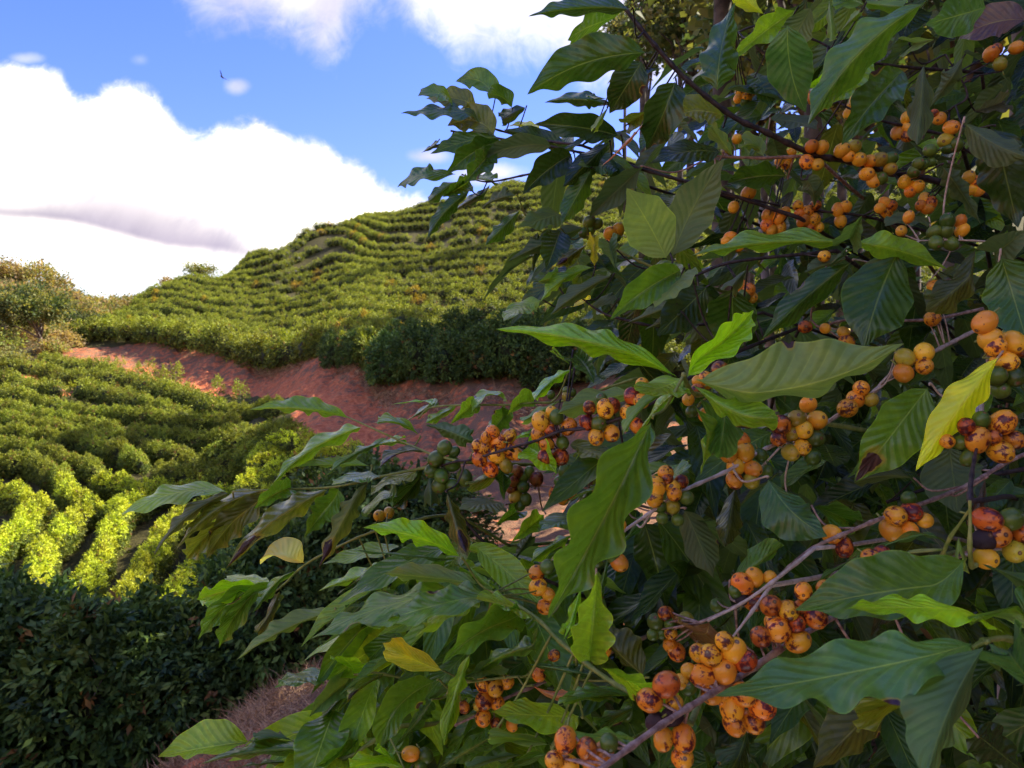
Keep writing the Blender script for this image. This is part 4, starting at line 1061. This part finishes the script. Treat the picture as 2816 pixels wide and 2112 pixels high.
def smooth_poly(pts, n=6):
    """Catmull-Rom through the points"""
    p = [np.array(q, float) for q in pts]; p = [2*p[0]-p[1]]+p+[2*p[-1]-p[-2]]; out_ = []
    for i in range(1, len(p)-2):
        for k in range(n):
            t = k/n; a, b, c, d = p[i-1:i+3]
            out_.append(.5*((2*b)+(-a+c)*t+(2*a-5*b+4*c-d)*t*t+(-a+3*b-3*c+d)*t**3))
    out_.append(p[-2]); return np.array(out_)
NS, NH = 52, 5
def width_profile(t):
    s = np.clip((t-.055)/.945, 0, 1); w = (s**.75)*((1-s)**1.05); w /= (.4167**.75)*(.5833**1.05)
    return w*(1-.25*np.exp(-((s-.9)/.09)**2))
def leaf_geo(mid, side_l, side_r, hl, hr, tint, r, nec=None, wave=1.0, ns=NS, nh=NH):
    """mid (ns,3) midrib; side_l/r unit directions (ns,3) of each half; hl/hr half widths in metres (may vary)"""
    t = np.linspace(0, 1, ns); wp = width_profile(t); T = unit(np.gradient(mid, axis=0))
    V = []; UV = []; L = np.linalg.norm(np.diff(mid, axis=0), axis=1).sum()
    ph = r.uniform(0, 6.28, 4); nw = r.uniform(2.8, 4.6) if ns > 30 else r.uniform(2, 3); amp = L*.023*wave
    cols = [-i for i in range(nh, 0, -1)]+[0]+list(range(1, nh+1))
    for ci in cols:
        q = abs(ci)/nh; sd = side_l if ci < 0 else side_r; h = hl if ci < 0 else hr; k = 0 if ci < 0 else 2
        nrm = unit(np.cross(T, sd)) * (1 if ci < 0 else -1)
        edge_w = 1+q*.05*np.sin(t*nw*6.28+ph[k+1])*wave
        off = sd*(q*h*wp*edge_w)[:,None]
        wv = (amp*(q**2.0)*np.sin(t*nw*6.28+ph[k])*np.clip(wp*1.6, 0, 1))
        cup = -h*.16*wp*(1-np.cos(q*2.2))*.6
        V.append(mid+off+nrm*(wv+cup)[:,None]); UV.append(np.stack([np.full(ns, .5+.5*ci/nh), t], 1))
    V = np.stack(V, 1).reshape(-1, 3); UV = np.stack(UV, 1).reshape(-1, 2); nc = len(cols)
    # a little thickness at petiole: the first rows pinch to a stalk
    i, j = np.meshgrid(np.arange(ns-1), np.arange(nc-1), indexing='ij'); a = i*nc+j
    F = np.stack([a, a+nc, a+nc+1, a+1], -1).reshape(-1, 4)
    col = np.tile(np.array(tint)*np.array((2.2,2.15,1.0))*r.uniform(.85, 1.15), (len(V), 1)); col *= (1+.12*np.sin(UV[:,1:2]*5+ph[0]))
    ne = np.zeros(len(V))
    if nec is not None:
        d = np.hypot((UV[:,1]-nec[0])/nec[2], (UV[:,0]-nec[1])/(nec[2]*1.8)); ne = np.clip(1.15-d*.62, 0, nec[3])
    return V, F, col, ne, UV
def petiole_geo(mid, rad): 
    return tube_np(mid[:6], [rad*1.3, rad*1.1, rad, rad*.9, rad*.6, rad*.3], 6)
def leaf_traced(view, bx, by, tx, ty, bow, wl, wr, D, tint, scorch, r):
    s = VIEWS[view][2]; b = np.array(rd(view, bx, by)); e = np.array(rd(view, tx, ty)); D = D/100
    d = e-b; lp = np.linalg.norm(d); nl = np.array([d[1], -d[0]])/lp               # left hand side as you walk to the tip
    t = np.linspace(0, 1, NS); ctrlp = (b+e)/2+nl*bow/s*2
    p2 = ((1-t)**2)[:,None]*b+(2*t*(1-t))[:,None]*ctrlp+(t**2)[:,None]*e
    m_len = lp/FPX*D; true = max(m_len, r.uniform(.10, .125)); dz = math.sqrt(max(true**2-m_len**2, 0))*.7; dz = min(dz, .055)
    sign = -1 if r.random() < .72 else 1
    dep = D+sign*dz*(t**1.4)+.010*np.sin(t*3.14)*r.uniform(-1, .4)+.006*np.sin(t*6.28+r.uniform(0, 6))
    mid = np.stack([(p2[:,0]-1408)/FPX*dep, dep, (1056-p2[:,1])/FPX*dep], 1)
    view_d = unit(mid); T = unit(np.gradient(mid, axis=0)); 
    left = unit(np.cross(T, view_d)); 
    # make sure "left" agrees with the picture
    if np.dot(left[NS//2][[0,2]], np.array([nl[0], -nl[1]])) < 0: left = -left
    back = unit(np.cross(T, left)); back *= np.sign((back*view_d).sum(1, keepdims=True)+1e-9)
    wl, wr = wl/s/FPX*D, wr/s/FPX*D; ht = max(true*.19, .5*(wl+wr)*1.0)
    def side(w, sgn, dirn):
        h = max(ht, w); c = w/h; z = math.sqrt(max(1-c*c, 0))
        return unit(left*dirn*c+back*z*sgn), h
    roll = r.random()
    if wl < wr: sl, sr = (1 if roll < .5 else -1), (1 if roll < .6 else 1)
    else: sl, sr = 1, (1 if roll < .5 else -1)
    if abs(wl-wr) < .25*max(wl, wr): sl = sr = 1 if roll < .55 else -1
    S1, h1 = side(wl, sl, 1); S2, h2 = side(wr, sr, -1)
    nec = (r.uniform(.72, .9), r.uniform(.3, .7), r.uniform(.13, .2), .62) if scorch else ((r.uniform(.3, 1), r.choice([0.02, .98]), r.uniform(.03, .06), 1.0) if r.random() < .30 else None)
    return mid, S1, S2, h1, h2, nec

# --- cherries
def cherry_mat(kind):
    m, N, b, o = mat('cherry_skin_'+kind); tcn = N.n('ShaderNodeTexCoord'); oi = N.n('ShaderNodeObjectInfo')
    off = N.n('ShaderNodeVectorMath', operation='MULTIPLY_ADD'); N.set(off.inputs[0], N.comb(oi.outputs['Random'], oi.outputs['Random'], oi.outputs['Random'])); off.inputs[1].default_value = (7.3, 3.1, 5.7)
    N.nt.links.new(tcn.outputs['Object'], off.inputs[2]); p = off.outputs[0]
    big = N.noise(p, 170, 3, .6).outputs[0]; fine = N.noise(p, 620, 3, .7).outputs[0]; sm = N.noise(p, 60, 2).outputs[0]
    ramp = {'orange':((.78,.30,.018),(.92,.46,.030)),'spotted':((.80,.26,.014),(.95,.44,.028)),'red':((.50,.11,.012),(.72,.22,.02)),'green':((.055,.10,.012),(.13,.19,.022)),
            'yellow':((.30,.26,.02),(.50,.36,.03)),'brown':((.20,.075,.02),(.38,.16,.03)),'dried':((.022,.010,.014),(.05,.022,.026))}[kind]
    c = N.mix(N.ss(sm, .3, .7), *ramp)
    c = N.mix(N.ss(N.noise(p, 35, 1).outputs[0], .55, .75, 0, .3), c, N.mix(1.0, c, (1.1,.55,.5), 'MULTIPLY'))
    if kind in ('spotted', 'red', 'brown'):
        lo = {'spotted':.562,'red':.51,'brown':.55}[kind]
        thr = N.m('ADD', N.m('MULTIPLY', big, .72), N.m('MULTIPLY', fine, .28))
        c = N.mix(N.ss(thr, lo-.045, lo), c, (.33,.07,.012))
        c = N.mix(N.ss(thr, lo, lo+.025), c, N.mix(fine, (.06,.010,.010), (.15,.028,.016)))
    if kind in ('orange', 'yellow', 'green', 'spotted'):
        c = N.mix(N.ss(N.noise(p, 420, 1).outputs[0], .70, .74, 0, .8 if kind != 'green' else .25), c, (.12,.03,.012))
    # the small round scar at the outer end
    sp = N.n('ShaderNodeSeparateXYZ'); N.nt.links.new(tcn.outputs['Object'], sp.inputs[0])
    rr = N.m('SQRT', N.m('ADD', N.m('MULTIPLY', sp.outputs[0], sp.outputs[0]), N.m('MULTIPLY', sp.outputs[1], sp.outputs[1])))
    top = N.ss(sp.outputs[2], .002, .004)
    c = N.mix(N.m('MULTIPLY', top, N.ss(rr, .0016, .0012)), c, (.17,.075,.025))
    c = N.mix(N.m('MULTIPLY', top, N.ss(rr, .0006, .0004)), c, (.30,.20,.10))
    hs = N.n('ShaderNodeHueSaturation'); N.set(hs.inputs['Color'], c); N.set(hs.inputs['Value'], N.m('ADD', .70, N.m('MULTIPLY', oi.outputs['Random'], .5))); N.set(hs.inputs['Hue'], N.m('ADD', .480, N.m('MULTIPLY', N.m('FRACT', N.m('MULTIPLY', oi.outputs['Random'], 7.0)), .034)))
    N.set(b.inputs['Base Color'], hs.outputs[0]); b.inputs['Roughness'].default_value = .30 if kind != 'dried' else .7
    b.inputs['Specular IOR Level'].default_value = .4; b.inputs['Subsurface Weight'].default_value = 0.0
    bp = N.n('ShaderNodeBump'); bp.inputs['Strength'].default_value = .25 if kind != 'dried' else .9; bp.inputs['Distance'].default_value = .0006
    N.set(bp.inputs['Height'], N.m('ADD', big, N.m('MULTIPLY', fine, .5))); N.set(b.inputs['Normal'], bp.outputs[0]); return m
KN = {'o':'orange','s':'spotted','r':'red','g':'green','y':'yellow','b':'brown','d':'dried'}
R0 = .0072
def cherry_mesh(kind, var):
    r = np.random.default_rng(var*7+3); V = []; F = []; n1, n2 = 18, 22
    prof = []
    for i in range(n1+1):
        a = math.pi*i/n1; rr = math.sin(a); z = math.cos(a)*1.06
        if i < 3: z -= .05*(1-i/3)                     # dimple with a raised ring around the scar
        if i == 2: z += .02
        prof.append((rr, z))
    shr = .06 if kind == 'd' else .015
    for i, (rr, z) in enumerate(prof):
        for j in range(n2):
            a = 2*math.pi*j/n2; d = 1+shr*mnoise.noise((math.cos(a)*rr*2+var, math.sin(a)*rr*2, z*2))
            V.append((math.cos(a)*rr*R0*d*(1+.03*math.sin(var)), math.sin(a)*rr*R0*d, z*R0*d))
    for i in range(n1):
        for j in range(n2): F.append((i*n2+j, (i+1)*n2+j, (i+1)*n2+(j+1)%n2, i*n2+(j+1)%n2))
    mi = [0]*len(F); k = len(V)
    v2, f2 = tube_np([(0,0,-R0*.98),(0,.0002,-R0*1.3),(.0004,0,-R0*1.75)], [.0009,.0007,.0008], 6)
    V += [tuple(p) for p in v2]; F += [tuple(i+k for i in g) for g in f2]; mi += [1]*len(f2)
    return mesh_np('cherry_'+KN[kind], V, F, mats=[CM[kind], M_TWIG['g']], midx=mi)
CM = {k: cherry_mat(v_) for k, v_ in KN.items()}
CHM = {k: [cherry_mesh(k, v_) for v_ in range(3)] for k in KN}

# --- assemble
TREES = {}
for key, loc, label in [('A', (1.0, 1.45), 'coffee tree at the lower right with clusters of blotched orange cherries and broad leaves'),
                        ('B', (1.25, 2.0), 'tall dark coffee tree filling the upper right, its leafy branches reaching across the sky'),
                        ('C', (.55, 1.75), 'coffee tree with drooping sprays of long wavy leaves over the red bank')]:
    z = gz(*loc)-.05; e = empty('coffee_tree', (loc[0], loc[1], z)); tag(e, label, 'coffee tree', 'near coffee trees'); TREES[key] = (e, np.array([loc[0], loc[1], z]))
    h = {'A':2.3,'B':3.1,'C':1.9}[key]
    V, F = tube_np([(0,0,-.1),(.02,.02,h*.25),(-.02,.03,h*.5),(.03,-.01,h*.75),(0,0,h)], [.028,.024,.020,.014,.006], 10)
    link('trunk', mesh_np('trunk', V, F, mats=[M_BARK]), e)
branches = []
for tr_, rad, kind, pts in BR:
    W = smooth_poly([P(x, y, d/100) for x, y, d in pts], 16)
    branches.append(dict(tree=tr_, rad=rad/1000, kind=kind, W=W, parts=[], n=0))
def nearest(pt, trees=None):
    best = None
    for i, b in enumerate(branches):
        dd = np.linalg.norm(b['W']-pt, axis=1); k = int(dd.argmin())
        if best is None or dd[k] < best[0]: best = (dd[k], i, k)
    return best
leaf_items, cherry_items = [], []
for ln in LV.strip().splitlines():
    f = ln.split(); r = np.random.default_rng(abs(hash(tuple(f[:5])))%1 + int(float(f[1])*7+float(f[2])*13+float(f[3]))%100000)
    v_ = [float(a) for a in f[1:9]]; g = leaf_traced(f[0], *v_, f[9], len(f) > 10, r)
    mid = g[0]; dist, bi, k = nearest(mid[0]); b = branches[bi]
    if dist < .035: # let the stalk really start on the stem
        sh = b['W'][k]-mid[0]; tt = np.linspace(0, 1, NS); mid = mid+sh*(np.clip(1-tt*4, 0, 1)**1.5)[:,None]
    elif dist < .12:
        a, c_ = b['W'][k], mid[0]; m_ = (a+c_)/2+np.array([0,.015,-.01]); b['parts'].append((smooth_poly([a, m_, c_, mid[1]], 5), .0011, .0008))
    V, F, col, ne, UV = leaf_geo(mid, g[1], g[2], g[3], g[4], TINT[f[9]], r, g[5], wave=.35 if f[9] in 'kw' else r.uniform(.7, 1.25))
    k_ = len(F)//2; fn = np.cross(V[F[:,1]]-V[F[:,0]], V[F[:,2]]-V[F[:,0]]).sum(0)      # most leaves show their glossy upper side
    if (np.dot(fn, V.mean(0)) > 0) != (f[9] in 'ps' or r.random() < .12): F = F[:, ::-1]
    area = (abs(v_[0]-v_[2])+abs(v_[1]-v_[3]))/VIEWS[f[0]][2]*(v_[5]+v_[6])/VIEWS[f[0]][2]
    leaf_items.append((bi, area, V, F, col, ne, UV, mid, f[9]))
for ln in CH.strip().splitlines():
    hd, body = ln.split('|'); view, D = hd.split(); D = float(D)/100; f = body.split()
    for i in range(0, len(f), 4):
        kd, x, y, rr = f[i], *map(float, f[i+1:i+4]); px, py = rd(view, x, y); rp = rr/VIEWS[view][2]
        size = rp*D/FPX/R0; size = min(max(size*1.10, .72), 1.25); c = P(px, py, D+lrng.uniform(-.004, .004))
        dist, bi, k = nearest(c); b = branches[bi]; away = c-b['W'][k]
        if np.linalg.norm(away) < .03: away = unit(away)+np.array([0,-.8,0])
        else: away = np.array([0,-1,0])+lrng.normal(0, .5, 3)
        ax = unit(away+lrng.normal(0, .35, 3)); cherry_items.append((bi, rp, kd, c, ax, size, b['W'][k], dist))
# stems first, so that leaves and cherries can hang below them
for b in branches:
    W = b['W']; n_ = len(W); s = np.linspace(0, 1, n_); seg_l = np.concatenate([[0], np.cumsum(np.linalg.norm(np.diff(W, axis=0), axis=1))]); rads = b['rad']*(.65+.6*s)*(1+.32*np.abs(np.cos(seg_l/.028*math.pi))**10)
    tubes = [tube_np(W, rads, 8)]
    tb = TREES[b['tree']][1]; e_ = W[-1]; hgt = max(e_[2]-tb[2]-.25, .3)
    join = np.array([tb[0], tb[1], tb[2]+hgt]); tubes.append(tube_np(smooth_poly([e_, (e_*.6+join*.4)+np.array([0,0,.04]), join], 6), np.linspace(rads[-1], rads[-1]*1.8, 13), 8))
    for pts, r0, r1 in b['parts']: tubes.append(tube_np(pts, np.linspace(r0, r1, len(pts)), 6))
    for c in cherry_items:
        if branches[c[0]] is b and .012 < c[7] < .10:
            tubes.append(tube_np(smooth_poly([c[6], (c[6]+c[3])/2+np.array([0,.004,0]), c[3]-c[4]*R0*c[5]*1.2], 3), np.linspace(.0009, .0007, 7), 5))
    V, F = merge(tubes); e, off = TREES[b['tree']]
    b['obj'] = link('branch', mesh_np('branch', np.array(V)-off, F, mats=[M_TWIG[b['kind']]]), e)
for key, (e, off) in TREES.items():
    items = sorted([l for l in leaf_items if branches[l[0]]['tree'] == key], key=lambda l: -l[1])
    for l in items[:100]:
        bi, ar, V, F, col, ne, UV, mid, tn = l; o0 = mid[0]
        pv, pf = petiole_geo(mid, .0013); pv = np.array(pv)
        me = mesh_np('leaf', V-o0, F, col=col, nec=ne, uv=UV, mats=[M_LEAF])
        o = link('leaf', me, branches[bi]['obj']); o.location = o0-off
        if tn in 'Ly': o['label'] = 'yellow green leaf' 
        elif tn == 'k': o['label'] = 'dried pinkish brown curled leaf'
        elif tn == 'b': o['label'] = 'dead brown leaf'
    rest = items[100:]; 
    TREES[key] = (e, off, rest)
    cs = sorted([c for c in cherry_items if branches[c[0]]['tree'] == key], key=lambda c: -c[1])
    print(key, 'leaves', len(items), 'cherries', len(cs))
    allowed = 100
    for i, c in enumerate(cs):
        bi, rp, kd, p, ax, size, bp_, dist = c
        if i < allowed:
            o = link('coffee_cherry', CHM[kd][i%3], branches[bi]['obj']); o.location = p-off; o.scale = (size*lrng.uniform(.93, 1.03), size*lrng.uniform(.93, 1.03), size*lrng.uniform(1.04, 1.2))
            o.rotation_mode = 'QUATERNION'; o.rotation_quaternion = Vector(ax).to_track_quat('Z', 'Y') @ Vector((0,0,1)).rotation_difference(Vector((0,0,1)))
            o['label'] = KN[kd]+' cherry' if kd not in 'srbd' else {'s':'orange cherry with dark blotches','r':'reddish cherry covered in dark blotches','b':'brownish cherry','d':'dried black cherry'}[kd]
    more = cs[allowed:]
    if more:
        MV, MF, MI = [], [], []; kinds = sorted({c[2] for c in more}); k0 = 0
        for c in more:
            me = CHM[c[2]][0]; n_ = len(me.vertices); a = np.zeros(n_*3, np.float32); me.vertices.foreach_get('co', a); a = a.reshape(-1, 3)
            q = Vector(c[4]).to_track_quat('Z', 'Y').to_matrix(); a = a@np.array(q).T*c[5]+(c[3]-off)
            MV.append(a); MF += [tuple(v+k0 for v in p.vertices) for p in me.polygons]; MI += [kinds.index(c[2]) if p.material_index == 0 else len(kinds) for p in me.polygons]; k0 += n_
        me = mesh_np('cherries', np.vstack(MV), MF, mats=[CM[k] for k in kinds]+[M_TWIG['g']], midx=MI)
        o = link('cherries', me, e); o['kind'] = 'stuff'

# --- the rest of the foliage: leaves further inside the trees
POLY = [(1700,240),(1900,110),(2080,60),(2150,-150),(1900,-700),(3700,-900),(4000,2800),(1100,2700),(1010,2120),(1040,1960),(1100,1830),(1080,1760),(980,1650),(1130,1570),(1260,1490),(1420,1450),(1560,1400),(1700,1290),(1690,1120),(1760,1040),(1620,860),(1500,760),(1480,640),(1600,600),(1760,640),(1820,560),(1700,430),(1560,420),(1500,360)]
def inside(x, y):
    c = False; n_ = len(POLY); j = n_-1
    for i in range(n_):
        xi, yi = POLY[i]; xj, yj = POLY[j]
        if (yi > y) != (yj > y) and x < (xj-xi)*(y-yi)/(yj-yi)+xi: c = not c
        j = i
    return c
def filler(key, n, region, dmin, dmax, seed, thin=0.0, inner_shade=.56, front=0, freg=None):  # inner leaf tints are darkened to imitate the shade inside the tree
    e, off, rest = TREES[key]; r = np.random.default_rng(seed); parts = [l[2:7] for l in rest]; cnt = 0; tries = 0
    while cnt < n and tries < n*30:
        tries += 1
        fr_ = cnt < front; region_ = freg if fr_ else region
        x = r.uniform(region_[0], region_[2]); y = r.uniform(region_[1], region_[3])
        if fr_ and (x-freg[0])*.55 + (y-freg[1])*.25 < 90+r.uniform(0, 60): continue
        if not fr_ and not inside(x, y): continue
        if x < 2250 and y < 520 and r.random() < thin: continue
        D = r.uniform(.80, 1.0) if fr_ else dmin+(dmax-dmin)*r.random()**1.3; b0 = P(x, y, D)
        L = r.uniform(.075, .13); az = r.uniform(0, 6.28); out_ = np.array([math.cos(az), math.sin(az)*.8, r.uniform(-.9, .05)]); out_ = unit(out_+np.array([-.35,-.15,-.1]))
        ns = 20; t = np.linspace(0, 1, ns); droop = r.uniform(.0, .35)
        mid = b0+out_*(t*L)[:,None]-np.array([0,0,1])*(droop*L*t*t)[:,None]
        T = unit(np.gradient(mid, axis=0)); up = unit(np.array([0,0,1])+r.normal(0, .45, 3)+np.array([-.1,-.45,0]))
        S = unit(np.cross(T, up)); nn = np.cross(S, T); fold = r.uniform(-.1, .5)
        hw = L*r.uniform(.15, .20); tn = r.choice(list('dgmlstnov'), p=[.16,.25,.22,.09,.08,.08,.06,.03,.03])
        V, F, col, ne, UV = leaf_geo(mid, unit(S+nn*fold), unit(-S+nn*fold), hw, hw, np.array(TINT['ml'[int(r.random() < .4)] if fr_ else tn])*(.85 if fr_ else inner_shade), r, None, r.uniform(.6, 1.1), ns, 3)
        fn = np.cross(V[F[:,1]]-V[F[:,0]], V[F[:,2]]-V[F[:,0]]).sum(0)
        if np.dot(fn, up) < 0: F = F[:, ::-1]
        parts.append((V, F, col, ne, UV)); cnt += 1
    if not parts: return
    k = 0; Vs, Fs = [], []
    for p in parts: Vs.append(p[0]-off); Fs.append(p[1]+k); k += len(p[0])
    me = mesh_np('foliage', np.vstack(Vs), np.vstack(Fs), col=np.vstack([p[2] for p in parts]), nec=np.concatenate([p[3] for p in parts]), uv=np.vstack([p[4] for p in parts]), mats=[M_LEAF])
    o = link('foliage', me, e); o['kind'] = 'stuff'
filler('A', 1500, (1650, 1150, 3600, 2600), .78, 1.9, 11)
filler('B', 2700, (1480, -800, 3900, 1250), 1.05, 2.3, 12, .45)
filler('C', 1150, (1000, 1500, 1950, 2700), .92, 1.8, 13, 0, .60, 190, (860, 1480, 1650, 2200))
